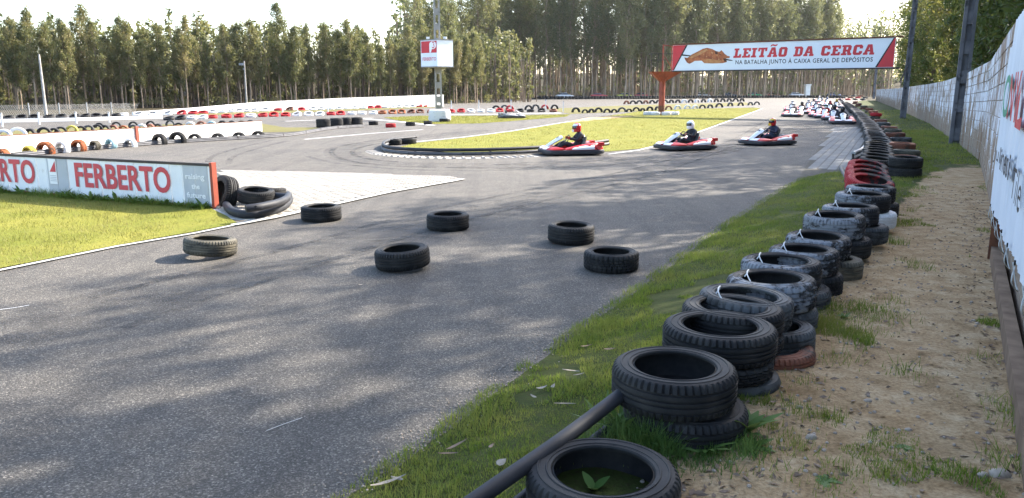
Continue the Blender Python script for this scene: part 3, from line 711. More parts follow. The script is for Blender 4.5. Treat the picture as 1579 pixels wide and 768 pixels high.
# stacks along the verge: (pixel of top face centre, height of top, [(material, variant, R, width, dx, dy) top to bottom], labels)
stacks = [
 ((930,722), .29, [('rub','road',.316,.205,0,0)], ['black tyre lying alone nearest the camera with a seedling inside']),
 ((1040,561), .455, [('rub','road',.312,.19,0,0),('rub','road',.312,.17,.06,-.01)], ['top black road tyre of the nearest two tyre stack by the pipe end','bottom black tyre of the nearest two tyre stack among weeds']),
 ((1110,499), .475, [('rub','road',.326,.175,0,0),('rub','block',.315,.11,.0,.0),('rub_grey','far',.265,.13,.10,.0)], ['top black tyre of the three tyre stack, second stack from camera','middle black tyre of the second stack from camera','narrow bottom tyre of the second stack, spotted with pale lichen']),
 ((1130,470), .475, [('rub','road',.314,.17,0,0),('rub','road',.31,.10,.02,.02),('rub_rust','road',.29,.15,.25,.02)], ['top black smooth tyre of the third stack from camera','middle black tyre of the third stack from camera','faded red tyre at the bottom of the third stack']),
 ((1150,453), .48, [('rub_grey','block',.306,.20,0,0),('rub_grey','road',.29,.20,.17,-.02)], ['grey scuffed knobbly tyre on top of the fourth stack','grey smooth tyre under the fourth stack, poking out towards the dirt']),
 ((1190,427), .48, [('rub_scuff','block',.315,.21,0,0),('rub_grey','road',.29,.19,.05,0)], ['white scuffed knobbly tyre with zip tie, fifth stack top','grey tyre beneath the white scuffed knobbly fifth stack']),
 ((1205,400), .48, [('rub_scuff','road',.31,.21,0,0),('rub_grey','road',.29,.19,.11,0)], ['white scuffed smooth tyre with zip tie, sixth stack top','grey tyre under the sixth stack, behind the knobbly one']),
 ((1240,383), .49, [('rub_scuff','block',.285,.20,0,0),('rub','block',.285,.19,.05,0)], ['white smeared knobbly tyre topping the seventh stack','black knobbly tyre under the seventh stack']),
 ((1262,363), .50, [('rub_scuff','block',.285,.2,0,0),('rub_dusty','road',.285,.19,.13,0)], ['white rimmed knobbly tyre topping the eighth stack','brown dusty tyre under the eighth stack']),
 ((1287,331), .58, [('rub_scuff','road',.295,.22,0,0),('rub','road',.295,.19,.08,0)], ['large tyre with white patch on its left, ninth stack top','black tyre under the ninth stack with white patch']),
 ((1312,317), .58, [('rub_scuff','road',.29,.2,0,0),('rub_grey','road',.29,.19,.12,0)], ['pale topped tyre of the tenth stack','grey tyre under the pale topped tenth stack']),
 ((1331,298), .60, [('rub_scuff','road',.31,.21,0,0),('rub_white','road',.30,.19,.10,0)], ['white streaked tyre of the eleventh stack, just before the red tyres','worn white tyre under the eleventh stack']),
 ((1343,287), .60, [('rub_scuff','block',.30,.2,0,0),('rub','road',.30,.19,.06,0)], ['white smeared black tyre leaning against the red tyres','black tyre beneath the smeared one at the red tyres']),
]
ties = MB
for si, (q, zt, ts, labs) in enumerate(stacks):
    p = P(q[0], q[1], zt); z = zt
    for k, (m_, v_, R, w, dx, dy) in enumerate(ts):
        ti = rnd.uniform(-.03,.03) if k else (rnd.uniform(-.05,.05) if si > 2 else .0)
        tyre((p.x+dx, p.y+dy, z-w/2), m_, v_, R, w, ti, rnd.uniform(0,6.28), yaw=(3.7+rnd.uniform(-.5,.5)) if m_ == 'rub_scuff' else None, label=labs[k], group='tyre stacks along the verge'); z -= w+.002
    gz = verge_z(p.x, p.y)
    while z > gz+.06 and len(ts) > 1:
        w = min(.18, max(.1, z-gz+.03)); tyre((p.x+.05, p.y+.03, z-w/2), 'rub_grey', 'road', .285, w, label='half sunken tyre at the very bottom of stack number %s from the camera' % ['one','two','three','four','five','six','seven','eight','nine','ten','eleven','twelve','thirteen'][si], group='tyre stacks along the verge'); z -= w
    if si in (4,5,6,7,8,9,10,11):
        a = rnd.uniform(1.2, 2.0); pts = []
        for k in range(9):
            th = math.pi*(k/8); pts.append((p.x-.20+math.cos(a)*(.0)+.02*math.sin(th*2), p.y-.08+.07*math.cos(th), zt+.005+.065*math.sin(th)))
        mbt = MB(); mbt.tube(pts, .0045, 5); tag(mbt.build('zip_tie', M['tie'], None, 40), 'white plastic tie binding the top tyre of the %s stack' % ['','','','','fourth','fifth','sixth','seventh','eighth','ninth','tenth','eleventh'][si], 'zip tie', 'ties binding the tyre stacks')
# red painted tyres, shingled over one another
for k, (q, m_) in enumerate((((1338,252),'rub_redside'),((1337,259.5),'rub_redside'),((1339,267),'rub_redside'),((1342,275),'rub_redside'))):
    p = P(q[0], q[1], .62)
    word = ['farthest','third','second','nearest'][k]
    tyre((p.x, p.y, .52), m_, 'road', .315, .19, .22, 0.2, yaw=3.3, label='%s red painted tyre of the four leaning where the kerb paving begins' % word, group='red tyres at the end of the paving')
    for j, zz in enumerate((.32,)): tyre((p.x+.05, p.y+.1, zz), 'rub', 'far', .31, .19, label='black tyre %s the %s red tyre' % (('right under','lowest beneath')[j], word), group='black tyres under the red ones')
p = P(1397, 242, .52)
for k, zz in enumerate((.42, .21)): tyre((p.x, p.y, zz), 'rub', 'road', .315, .2, .03*(1-k), 0, label=('upper','lower')[k]+' black tyre of the pair standing right of the red tyres', group='pair right of the red tyres')
# black double row behind the kerb pipe
def along(pts, step):
    out = []; d = 0.0
    for a, b in zip(pts, pts[1:]):
        L = (b-a).length; t = (b-a).normalized()
        while d < L: out.append((a+t*d, t)); d += step
        d -= L
    return out
rowB = [P(q[0], q[1], .44) for q in ((1354,244),(1357,224),(1350,204),(1340,189),(1325,173.5),(1311,162),(1303,157))]
far_row = MB()
for bi, (p, t) in enumerate(along(rowB, .86)):
    if p.y > 62:
        q = MB(); q.lathe([(.2,.16),(.3,.2),(.335,.1),(.335,-.1),(.3,-.2),(.2,-.16)], 12); far_row.add([(v[0]+p.x, v[1]+p.y, v[2]+.24) for v in q.v], q.f); continue
    for k, zz in enumerate((.34,.135)):
        if k and bi > 5: continue
        tyre((p.x+rnd.uniform(-.05,.05), p.y, zz+rnd.uniform(0,.015)), rnd.choice(['rub','rub','rub_grey']), 'far' if p.y > 26 else 'road', .335, .2, .10*(1-k), 0.4, label=('upper black tyre in the long row behind the pale kerb pipe','lower black tyre in the long row behind the pale kerb pipe')[k], group=('upper','lower')[k]+' tyres of the black row behind the kerb pipe')
tag(far_row.build('far_tyre_row', M['rub']), 'far end of the black tyre row, running on towards the wood', kind='stuff')
# faded red and brown tyres behind that row
rowC = [((1392,240),'rub_rust',.36),((1396,231),'rub_dusty',.33),((1392,220),'rub_rust',.44),((1388,212),'rub_grey',.36),((1382,204.5),'rub_rust',.36),((1376,199),'rub_dusty',.34),((1372,194.5),'rub_rust',.36),((1363,188.5),'rub_grey',.36),((1358,184),'rub_rust',.36),((1350,174),'rub_red',.5),((1347,170.5),'rub_rust',.4),((1340,166.5),'rub_rust',.4),((1333,162.5),'rub_dusty',.4),((1324,159),'rub_rust',.4),((1319,156),'rub_rust',.4)]
for q, m_, zt in rowC:
    p = P(q[0], q[1], zt+.04); n_ = 1 if zt < .3 else 2
    for k in range(n_): tyre((p.x+rnd.uniform(-.05,.05), p.y, zt+.04-.1-.2*k), m_ if k == 0 else rnd.choice(['rub_rust','rub_dusty']), 'road' if p.y < 30 else 'far', .32, .2, rnd.uniform(-.08,.08), rnd.uniform(0,6), label=('upper %s tyre in the outer row on the grass before the wall' % CW[m_],'lower faded tyre in the outer row on the grass before the wall')[k], group=('upper %s' % CW[m_],'lower')[k]+' tyres of the outer row')
# heap at the far end by the wall
for k in range(11):
    q = (1296+k*3.8, 154.5-(k % 3)*.6); p = P(*q)
    tyre((p.x, p.y, .15+.3*(k % 3)), ('rub_rust','rub_grey','rub','rub_red')[k % 4], 'far', .5, .3, rnd.uniform(-.3,.3), rnd.uniform(0,6), label='tyre in the mixed heap at the far end of the block wall', group='heap of tyres at the far end of the wall')

# left side: half buried coloured tyres in front of the white panels
AX = math.atan2(10.5, 4.1)
arches = [((3,229),22,'rub_orange','orange painted half buried tyre at the left picture edge'),((44,224.5),20,'rub_yellow','yellow painted half buried tyre'),((69,218),28,'rub_orange','large white and brown flaked half buried tyre beside the yellow one'),
 ((95,216.5),24,'rub_white','white painted half buried tyre left of the orange one'),((120,214.8),25,'rub_orange','orange brown half buried tyre right of the white one'),((146,216.5),16,'rub_dusty','small brown grey half buried tyre'),((170.5,213),18,'rub_blue','pale blue painted half buried tyre'),
 ((200,213),20,'rub_white','grey white half buried tyre under the panel joint post'),((245,206),26,'rub','leftmost of six black half buried tyres before the white panels'),((273,203),28,'rub','largest of six black half buried tyres before the white panels'),((300,206),22,'rub','third from left of six black half buried tyres'),
 ((335.5,205),23,'rub','third from right of six black half buried tyres'),((368,203.5),23,'rub','second from right of six black half buried tyres'),((398,201.5),24,'rub','rightmost of six black half buried tyres by the panel end')]
PA, PB = P(-60,247), P(404,208.3)
PP = Plane(PA, PB); PP2 = Plane(PA+PP.n*.33, PB+PP.n*.33)
for q, wd, m_, lab in arches:
    u, _ = PP2.uz(*q); base = PP2.pt(u, 0); d = base.y; R = wd/2/FOC*d
    top = PD(q[0], q[1], base.y).z
    tyre((base.x, base.y, max(top-R, -.12)), m_, 'road', R, .19, 0, arch=-.25+rnd.uniform(-.15,.15), label=lab, group='half buried tyres before the white panels')
# white panel wall
pw = empty('panel_wall', PA); tag(pw, 'low white panel wall left of the track behind half buried tyres', 'wall'); inv = Matrix.Translation(-PA)
nP = 12
for k in range(nP):
    a, b = PP.len*k/nP+.008, PP.len*(k+1)/nP-.008
    mb = MB(); mb.hexa([PP.pt(uu, zz, oo) for zz in (-.02, .57) for uu, oo in ((a,-.03),(b,-.03),(b,.03+.004*(k % 2)),(a,.03+.004*(k % 2)))]); o = mb.build('wall_panel', M['white_wall'], pw); o.matrix_parent_inverse = inv
mb = MB(); mb.hexa([PP.pt(uu, zz, oo) for zz in (.572, .592) for uu, oo in ((-.02,-.04),(PP.len+.02,-.04),(PP.len+.02,.045),(-.02,.045))]); o = mb.build('top_rail', M['rust'], pw); o.matrix_parent_inverse = inv
u = PP.uz(209,205)[0]
mb = MB(); mb.hexa([PP.pt(uu, zz, oo) for zz in (-.02, .64) for uu, oo in ((u-.06,.036),(u+.06,.036),(u+.06,.09),(u-.06,.09))]); o = mb.build('post', M['red_steel'], pw); o.matrix_parent_inverse = inv
# tyres beyond the panels
row2 = [(5,199,24,'rub_white'),(26,196,26,'rub_white'),(46,198,20,'rub'),(67,195.5,22,'rub'),(83,197,14,'rub'),(93,195,18,'rub'),(110,193,18,'rub_yellow'),(124,194,15,'rub'),(136,192.5,15,'rub_grey'),(149,191.5,15,'rub'),(162,192.5,12,'rub'),(174,192.5,12,'rub_rust'),(190,193,11,'rub_orange'),(205,192,13,'rub_grey'),(218,191,12,'rub_white'),(231,191,12,'rub_rust'),(243,190.5,11,'rub'),(275,189,15,'rub'),(293,187.5,15,'rub_white'),(310,186.5,14,'rub_rust'),(326,186.5,14,'rub_blue'),(343,185.5,14,'rub'),(358,185.5,12,'rub_grey'),(372,185.5,13,'rub_dusty'),(386,184.5,12,'rub_grey'),(153,189,11,'rub'),(179,187.5,12,'rub'),(205,187,13,'rub'),(232,186,13,'rub'),(262,184.8,12,'rub_grey')]
for x, y, wd, m_ in row2:
    d = 30+ (x/400)*9+(5 if x > 150 and wd < 13.5 and y < 190 else 0)
    b = PD(x, y, d); R = max(.24, wd/2/FOC*d)
    tyre((b.x, b.y, b.z-R), m_, 'far', R, .19, 0, arch=rnd.uniform(-.1,.45), label='%s half buried tyre beyond the white panel wall' % CW[m_], group='%s half buried tyres beyond the white panels' % CW[m_])
# four black tyres behind the pipe bend, and loose ones farther on
for (x, y), R, lab in (((499,197),.36,'leftmost black tyre of four behind the pipe bend'),((519,195.5),.34,'second black tyre of four behind the pipe bend'),((534,194.3),.30,'third black tyre of four behind the pipe bend'),((550,193.8),.33,'rightmost black tyre of four behind the pipe bend'),
    ((576,192.8),.26,'black tyre on pale asphalt left of the red one'),((602.5,196.5),.26,'red painted tyre lying alone on pale asphalt'),((633,194),.26,'black tyre on asphalt right of the lone red tyre'),((660,192),.24,'black tyre at the edge of the lawn near the sign pole'),((629,222),.30,'black tyre inside the pipe guard of the hairpin'),((609,223.5),.24,'small grey tyre half behind the hairpin pipe guard')):
    p = P(x, y); w = .42 if y > 193.5 and x < 560 else .19
    tyre((p.x, p.y, w/2+.004), 'rub_red' if 'red painted' in lab else 'rub', 'road', R, w, label=lab, group='loose tyres farther along the track')
# red and white tyre lines on the far side of the loop
def tyre_line(pix, step, colf, lab, grp, R=.30, two=False):
    pts = [P(*q) for q in pix]
    for i, (p, t) in enumerate(along(pts, step)):
        sx = IMG_W/2+p.x/p.y*FOC
        tyre((p.x+rnd.uniform(-.08,.08), p.y+rnd.uniform(-.08,.08), .10+rnd.uniform(0,.03)), colf(sx, i), 'far', R, .2, rnd.uniform(.1,.5), rnd.uniform(-.4,.4), label='%s tyre %s' % (CW[colf(sx, i)], lab), group='%s tyres, %s' % (CW[colf(sx, i)], grp))
def c1(sx, i):
    seg = [(300,'rub_white'),(328,'rub_red'),(382,'rub_white'),(392,'rub_red'),(458,'rub_white'),(505,'rub_red'),(532,'rub_white'),(590,'rub_orange'),(630,'rub_rust'),(690,'rub_red'),(712,'rub_white'),(760,'rub_red'),(800,'rub'),(838,'rub_rust'),(870,'rub')]
    c = 'rub'
    for a, m_ in seg:
        if sx >= a: c = m_
    return c
tyre_line([(262,185.5),(330,182.5),(395,180.6),(470,178.6),(560,176.5),(640,174.6),(700,173.6),(780,172.6),(860,172.8)], .92, c1, 'in the nearer low line across the loop', 'nearer tyre line across the loop', .34)
def c2(sx, i):
    seg = [(0,'rub_white'),(276,'rub_red'),(328,'rub_white'),(420,'rub_red'),(447,'rub_rust'),(465,'rub_red'),(487,'rub_white'),(572,'rub_red'),(596,'rub_white'),(645,'rub_red')]
    c = 'rub'
    for a, m_ in seg:
        if sx >= a: c = m_
    return c
tyre_line([(190,179.2),(280,176.6),(330,174.6),(400,171.5),(480,170),(560,167.6),(620,165.8),(672,164.2)], 1.2, c2, 'in the low line along the long white wall', 'tyre line along the long white wall', .38)
tyre_line([(-30,185.5),(60,183.5),(130,182),(190,180)], .75, lambda s, i: 'rub', 'in the line below the wire fence', 'line below the wire fence', .33)
# arched tyres beyond the central lawn
for x, y, wd, m_ in [(888,173.5,15,'rub'),(902,174.5,11,'rub'),(912,174,12,'rub'),(923,173.3,14,'rub'),(936,174,12,'rub'),(947,174,11,'rub'),(959,172.8,14,'rub_grey'),(970,173,10,'rub'),(981,171.6,12,'rub'),(991,172,10,'rub'),(1002,171,13,'rub'),(1014,170.3,12,'rub'),(1031,169.6,12,'rub_rust'),(1045,169,13,'rub_white'),(1060,168.3,12,'rub_white'),(1072,168,11,'rub_white'),(1083,167.3,11,'rub'),(1095,166.8,11,'rub_grey'),(1109,165.8,13,'rub'),(1126,164,12,'rub_grey'),(1142,163.4,11,'rub'),(1157,162.5,10,'rub_grey'),(1167,161.8,10,'rub')]:
    p = P(x, y); R = wd/2/FOC*p.y
    tyre((p.x, p.y, .03), m_, 'far', R, .22, 0, arch=rnd.uniform(.1,.7), label='%s upright tyre in the row right behind the central lawn' % CW[m_], group='%s half buried row behind the central lawn' % CW[m_])
for k in range(19):
    x = 966+k*9.9; y = 160.6-k*.22; p = P(x, y); R = 5.6/FOC*p.y
    tyre((p.x, p.y, .0), 'rub_white' if 7 < k < 15 and k % 2 else ('rub_rust' if k in (0,3) else 'rub'), 'far', R, .3, 0, arch=.5+rnd.uniform(-.2,.2), label='upright tyre of the second row far behind the central lawn', group='second half buried row behind the central lawn')
for k, (x, y) in enumerate(((765,170),(778,169),(786,170),(815,169.5),(826,168),(840,168.6),(855,168.4))):
    p = P(x, y); tyre((p.x, p.y, .05), ('rub','rub_grey','rub_red')[k % 3], 'far', .42, .25, 0, arch=.4, label='upright tyre in the sparse group beyond the red and white line', group='sparse upright tyres beyond the red and white line')
# the far perimeter: too small to tell apart, one mass
mb = MB(); pts = [P(*q) for q in ((676,153.2),(760,153.4),(880,153.2),(1000,152.4),(1120,151.4),(1220,151),(1300,151.5))]
for p, t in along(pts, .82):
    for zz, R in ((.18,.4),(.5,.38)):
        q = MB(); q.lathe([(R*.6,.16),(R*.9,.17),(R,.1),(R,-.1),(R*.9,-.17),(R*.6,-.16)], 10); jx, jy = rnd.uniform(-.1,.1), rnd.uniform(-.15,.15)
        mb.add([(v[0]+p.x+jx, v[1]+p.y+jy, v[2]+zz) for v in q.v], q.f)
tag(mb.build('far_tyre_wall', M['rub']), 'black tyre wall along the far edge of the track', kind='stuff')

# ------------------------------------------------------------------ pipe guards
def smooth_path(pts, k=6):
    pts = [Vector(p) for p in pts]; out = []
    for i in range(len(pts)-1):
        p0 = pts[max(i-1,0)]; p1 = pts[i]; p2 = pts[i+1]; p3 = pts[min(i+2,len(pts)-1)]
        for j in range(k):
            t = j/k; out.append(.5*((2*p1)+(p2-p0)*t+(2*p0-5*p1+4*p2-p3)*t*t+(3*p1-p0-3*p2+p3)*t**3))
    out.append(pts[-1]); return out
def guard(name, base, rails, label, boltstep=1.0, post=True, zoff=0):
    """rails: (height, radius, sideways, material)"""
    t = empty(name, base[0]); tag(t, label, 'pipe guard'); inv = Matrix.Translation(-Vector(base[0])); pth = smooth_path(base)
    for z, r, sd, m_ in rails:
        pp = []
        for i, p in enumerate(pth):
            d = (pth[min(i+1,len(pth)-1)]-pth[max(i-1,0)]).normalized(); pp.append(p+Vector((-d.y, d.x, 0))*sd+Vector((0,0,z)))
        mb = MB(); mb.tube(pp, r, 10); o = mb.build('pipe', M[m_], t, 50); o.matrix_parent_inverse = inv
        if boltstep:
            for q, d in along(pp, boltstep):
                n_ = Vector((d.y, -d.x, 0)); n_ = n_ if n_.dot(-q) > 0 else -n_
                b = MB(); b.tube([q+n_*(r-.008), q+n_*(r+.006)], .02, 8); o = b.build('bolt', M['bolt'], t); o.matrix_parent_inverse = inv
    if post:
        for q, d in along(pth, 2.2):
            b = MB(); b.tube([q+Vector((0,0,-.05)), q+Vector((0,0,max(r_[0] for r_ in rails)))], .03, 8); o = b.build('stake', M['dark_steel'], t); o.matrix_parent_inverse = inv
    return t
guard('pipe_guard', [P(*q) for q in ((20,243.5),(120,233.5),(250,222.5),(340,217),(430,211.5),(462,208),(490,203),(520,198.8),(561,196.2))], [(.03,.03,0,'pipe_grey'),(.083,.03,.01,'pipe_grey'),(.125,.022,.03,'pipe')], 'triple grey pipe guard curving along the left loop', 0)
guard('pipe_guard', [P(*q) for q in ((640,218.5),(606,222.5),(591,228),(597,235.5),(640,239.5),(700,240.5),(770,239),(840,235.2),(900,229.5),(938,224.5))], [(.06,.05,0,'pipe_grey'),(.165,.05,.02,'pipe')], 'double dark pipe guard round the tip of the hairpin lawn', 1.6)
guard('pipe_guard', [P(*q) for q in ((1314,256),(1330,246),(1337,229),(1336,211),(1328,194),(1320,181),(1310,169.5),(1302,160),(1296,154))], [(.12,.06,0,'pipe'),(.30,.055,0,'pipe_light')], 'pale pipe guard bending along the long black tyre row', 0)
guard('pipe_guard', [P(1296,268,.0), P(1301,279,.0), P(1308,291,.0)], [(.12,.05,0,'pipe')], 'short dark pipe in front of the red tyres', 0)
a, b = P(738,768,.27), P(960,607,.33)
d = (b-a)
nearg = empty('pipe_guard', (a.x, a.y, .1)); tag(nearg, 'two dark plastic pipes in grass running into the nearest tyre stack', 'pipe guard'); inv = Matrix.Translation(-Vector((a.x, a.y, .1)))
mb = MB(); mb.tube(smooth_path([a-d*1.6+Vector((0,0,-.05)), a-d*.6, a, a+d*.5+Vector((0,0,-.01)), b]), .034, 16); o = mb.build('pipe', M['pipe'], nearg, 50); o.matrix_parent_inverse = inv
a2, b2 = P(806,768,.14), P(968,636,.15); d2 = b2-a2
mb = MB(); mb.tube(smooth_path([a2-d2*1.6, a2, b2]), .026, 12); o = mb.build('pipe', M['pipe'], nearg, 50); o.matrix_parent_inverse = inv
# curved pipes and old tyres at the end of the sheet barrier
cg = empty('pipe_guard', P(400,325)); tag(cg, 'curved dark bolted pipes round the rubber heap at the barrier end', 'pipe guard'); inv = Matrix.Translation(-P(400,325))
def bolted(pts, r, m_, n=3):
    pp = smooth_path(pts, 8); mb = MB(); mb.tube(pp, r, 12); o = mb.build('pipe', M[m_], cg, 50); o.matrix_parent_inverse = inv
    for k in range(n):
        q = pp[int((k+.6)/n*len(pp)*.95)]; n_ = (Vector((0,0,1.2))-Vector((q.x, q.y, 0)).normalized()).normalized(); n_ = Vector((-q.x, -q.y, 0)).normalized()*.95+Vector((0,0,.3))
        b = MB(); b.tube([q+n_*(r-.012), q+n_*(r+.005)], .018, 8); o = b.build('bolt', M['bolt'], cg); o.matrix_parent_inverse = inv
bolted([P(349,316,.05), P(358,326,.07), P(380,330.5,.07), P(410,327.5,.07), P(436,319,.07), P(446,308,.07), P(443,300,.07)], .062, 'pipe', 5)
bolted([P(379,322,.20), P(400,319,.21), P(425,313.5,.21), P(441,307,.20), P(445,301,.19)], .056, 'pipe', 3)
mb = MB(); mb.tube([P(332,297.5,.14), P(390,300,.15), P(443,303.5,.15)], .058, 12); o = mb.build('pipe', M['pipe'], cg, 50); o.matrix_parent_inverse = inv
q = P(352,317,.0); tyre((q.x-.08, q.y+.05, .17), 'rub', 'road', .31, .22, -.35, arch=-.75, label='black tyre leaning upright against the red end post', group='tyres in the heap at the barrier end')
q = P(396,318,.0); tyre((q.x, q.y, .17), 'rub', 'road', .29, .2, .12, 1.0, label='black flat tyre inside the curved pipes, front one', group='tyres in the heap at the barrier end')
q = P(415,312,.0); tyre((q.x, q.y, .13), 'rub', 'road', .29, .2, -.12, .3, label='black flat tyre inside the curved pipes, right rear one', group='tyres in the heap at the barrier end')
for k, (x, y, s_) in enumerate(((337,322,.05),(346,324,.06),(355,321,.045),(350,328,.04))):
    p = P(x, y); mb = MB(); ring = []
    for zz, f_ in ((-.01,1),(s_*.5,.95),(s_*.9,.55)): ring.append([(p.x+math.cos(t*.785+k)*s_*f_*rnd.uniform(.8,1.2), p.y+math.sin(t*.785+k)*s_*f_*rnd.uniform(.8,1.2), zz) for t in range(8)])
    mb.loft(ring); tag(mb.build('stone', M['stone'], None, 60), ['grey stone at the foot of the red end post','largest grey stone between end post and pipes','small stone touching the curved pipe end','pale stone on the concrete before the pipes'][k], 'stone')

# ------------------------------------------------------------------ long white wall and wire fence at the back left
lw = [P(205,177.5), P(300,174), P(400,170.5), P(540,167), P(684,164.2)]; lh = [.22,.42,.78,1.08,1.36]
lwall = empty('white_wall', lw[0]); tag(lwall, 'long plain white wall at the edge of the wood, rising to the right', 'wall'); inv = Matrix.Translation(-lw[0])
for i in range(4):
    for j in range(4):
        a, b = lw[i].lerp(lw[i+1], j/4), lw[i].lerp(lw[i+1], (j+1)/4-.003); ha, hb = lh[i]+(lh[i+1]-lh[i])*j/4, lh[i]+(lh[i+1]-lh[i])*(j+1)/4
        n_ = Vector((b.y-a.y, -(b.x-a.x), 0)).normalized()*.08
        mb = MB(); mb.hexa([a+n_, b+n_, b-n_, a-n_]+[q+Vector((0,0,h)) for q, h in ((a+n_,ha),(b+n_,hb),(b-n_,hb),(a-n_,ha))]); o = mb.build('wall_panel', M['white_wall'], lwall); o.matrix_parent_inverse = inv
fpts = [P(-60,184.5), P(60,181.5), P(130,179.5), P(207,177)]
fence = empty('wire_fence', fpts[0]); tag(fence, 'grey wire mesh fence with thin posts at the far left before the wood', 'fence'); inv = Matrix.Translation(-fpts[0])
mb = MB(); FZ = .88
for p, t in along(fpts, .11):
    for sg in (-1, 1):
        mb.add([p+Vector((0,0,.03)), p+t*.012+Vector((0,0,.03)), p+t*(sg*.5+.012)+Vector((0,0,FZ)), p+t*(sg*.5)+Vector((0,0,FZ))], [(0,1,2,3)])
o = mb.build('wire_mesh', M['wire'], fence); o.matrix_parent_inverse = inv
for p, t in along(fpts, 2.0):
    b = MB(); b.tube([p, p+Vector((0,0,FZ+.1))], .035, 6); o = b.build('fence_post', M['wire'], fence); o.matrix_parent_inverse = inv
# low white kerb wall in front of it
kb = [P(-80,191.5), P(0,189), P(120,186.5), P(250,182.5)]; mb = MB()
mb.loft([[p+Vector((0,-.08,0)), p+Vector((0,.08,0)), p+Vector((0,.08,.2)), p+Vector((0,-.08,.2))] for p in kb]); tag(mb.build('low_white_wall', M['white_wall']), 'very low white kerb wall in front of the wire fence', 'wall')
posts = [(4,195.5,176),(61,192,174.5),(118,190.5,174),(169,189,174),(436,176,165.5),(459,175.5,165),(506,174,164),(696,168,155.5),(738.5,168,155.5),(788,172,155),(841.5,170,155),(868.5,173,157)]
for i, (x, yb, yt) in enumerate(posts):
    p = P(x, yb); h = PD(x, yt, p.y).z; t = empty('marker_post', p); tag(t, ['thin white post at the left picture edge','thin white post left of the leaning pole','thin white post right of the leaning pole','tilted white post before the fence end','thin post left of two before the long white wall','thin post right of two before the long white wall','thin post at the middle of the long white wall','first white post right of the sign pole','second white post right of the sign pole','white post with blue top above the stripped kart','tall white post with pale blue top','plain white post beside the half buried tyre row'][i], 'post', 'marker posts')
    b = MB(); b.tube([(0,0,0),(0,0,h)], .045, 6); b.build('post_shaft', M['post_white'], t)
    b = MB(); b.tube([(0,0,h),(0,0,h+.07)], .055, 6); b.build('post_cap', M['blue'] if 'blue' in t['label'] else M['wire'], t)
def lamp_pole(base, top_px, Y, label, lamp):
    p = base; tp = PD(top_px[0], top_px[1], Y); t = empty('utility_pole', p); tag(t, label, 'pole'); dv = tp-p
    b = MB(); b.tube([(0,0,-.05), tuple(dv*.5), tuple(dv)], [.10,.08,.06], 8); b.build('shaft', M['conc'], t, 40)
    if lamp:
        b = MB(); b.box(tuple(dv+Vector((-.25,0,-.3))), (.5,.2,.22)); b.build('flood_lamp', M['k_grey'], t)
        b = MB(); b.box(tuple(dv+Vector((-.1,0,-.75))), (.12,.12,.12)); b.build('bracket', M['k_grey'], t)
p = P(72,183); lamp_pole(p, (60,84), p.y+.8, 'pale pole leaning left in front of the wood at far left', False)
p = P(381,169.5); lamp_pole(p, (376.5,94), p.y, 'slim pale lamp pole before the long white wall', True)

# ------------------------------------------------------------------ concrete poles
def h_pole(base, H, w0, w1, lean, mat, label, rz=0.0, step=.9):
    t = empty('concrete_pole', base, rz); tag(t, label, 'pole')
    for s_ in (-1, 1):
        b = MB(); b.loft([[(s_*w/2+dx+lean*z, dy, z) for dx, dy in ((-.05,-.09),(.05,-.09),(.05,.09),(-.05,.09))] for z, w in ((-.1,w0),(H,w1))]); b.build('flange', M[mat], t)
    z = .35
    while z < H:
        w = w0+(w1-w0)*z/H; b = MB(); b.box((lean*z, 0, z), (w-.1-.002, .12, .40)); b.build('rung', M[mat], t); z += step
    b = MB(); b.loft([[(dx*w+lean*z, dy+.03, z) for dx, dy in ((-.56,0),(.56,0),(.56,.03),(-.56,.03))] for z, w in ((-.1,w0-.12),(H if mat == 'conc_dark' else .9,(w1 if mat == 'conc_dark' else w0)-.12))]); b.build('web', M[mat], t)
    return t
h_pole(tuple(P(677,184)), 12, .34, .24, -.004, 'conc', 'tall concrete pole carrying the box sign above the infield', .25)
h_pole(tuple(P(1473,224,.08)), 11, .29, .20, 0, 'conc_dark', 'dark concrete pole standing against the block wall, nearest one', -.45)
pp2 = Vector((24.35, 48.6, .05)); h_pole(tuple(pp2), 9.2, .26, .18, .006, 'conc_dark', 'dark concrete pole at the right end of the big banner sign', -.45)
p = P(1347,152.5); b = MB(); b.loft([[(p.x+dx, p.y+dy, z) for dx, dy in ((-.2,-.2),(.2,-.2),(.2,.2),(-.2,.2))] for z in (0, 7.2)]); b.box((p.x, p.y, 7.35), (.7,.2,.3)); tag(b.build('utility_pole', M['conc_dark']), 'thin dark pole far off at the end of the block wall', 'pole')
# white base drum under the sign pole, built of painted tyres and concrete
bp = P(678,187.5); t = empty('pole_base', bp); tag(t, 'whitewashed drum base round the foot of the sign pole', 'pole base')
b = MB(); prof = [(.60,0),(.66,.15),(.62,.36),(.66,.5),(.63,.68),(.52,.72),(.2,.70)]
b.lathe(prof, 24, False, lambda k, j: .025*math.sin(k*2.1+j)); b.build('drum', M['rub_white'], t, 40)
b = MB(); b.lathe([(.3,.08),(.33,.12),(.33,.22),(.3,.26),(.2,.26),(.2,.08)], 18); o = b.build('drum_tyre', M['rub'], t, 40); o.location = (.35,-.55,-.06)

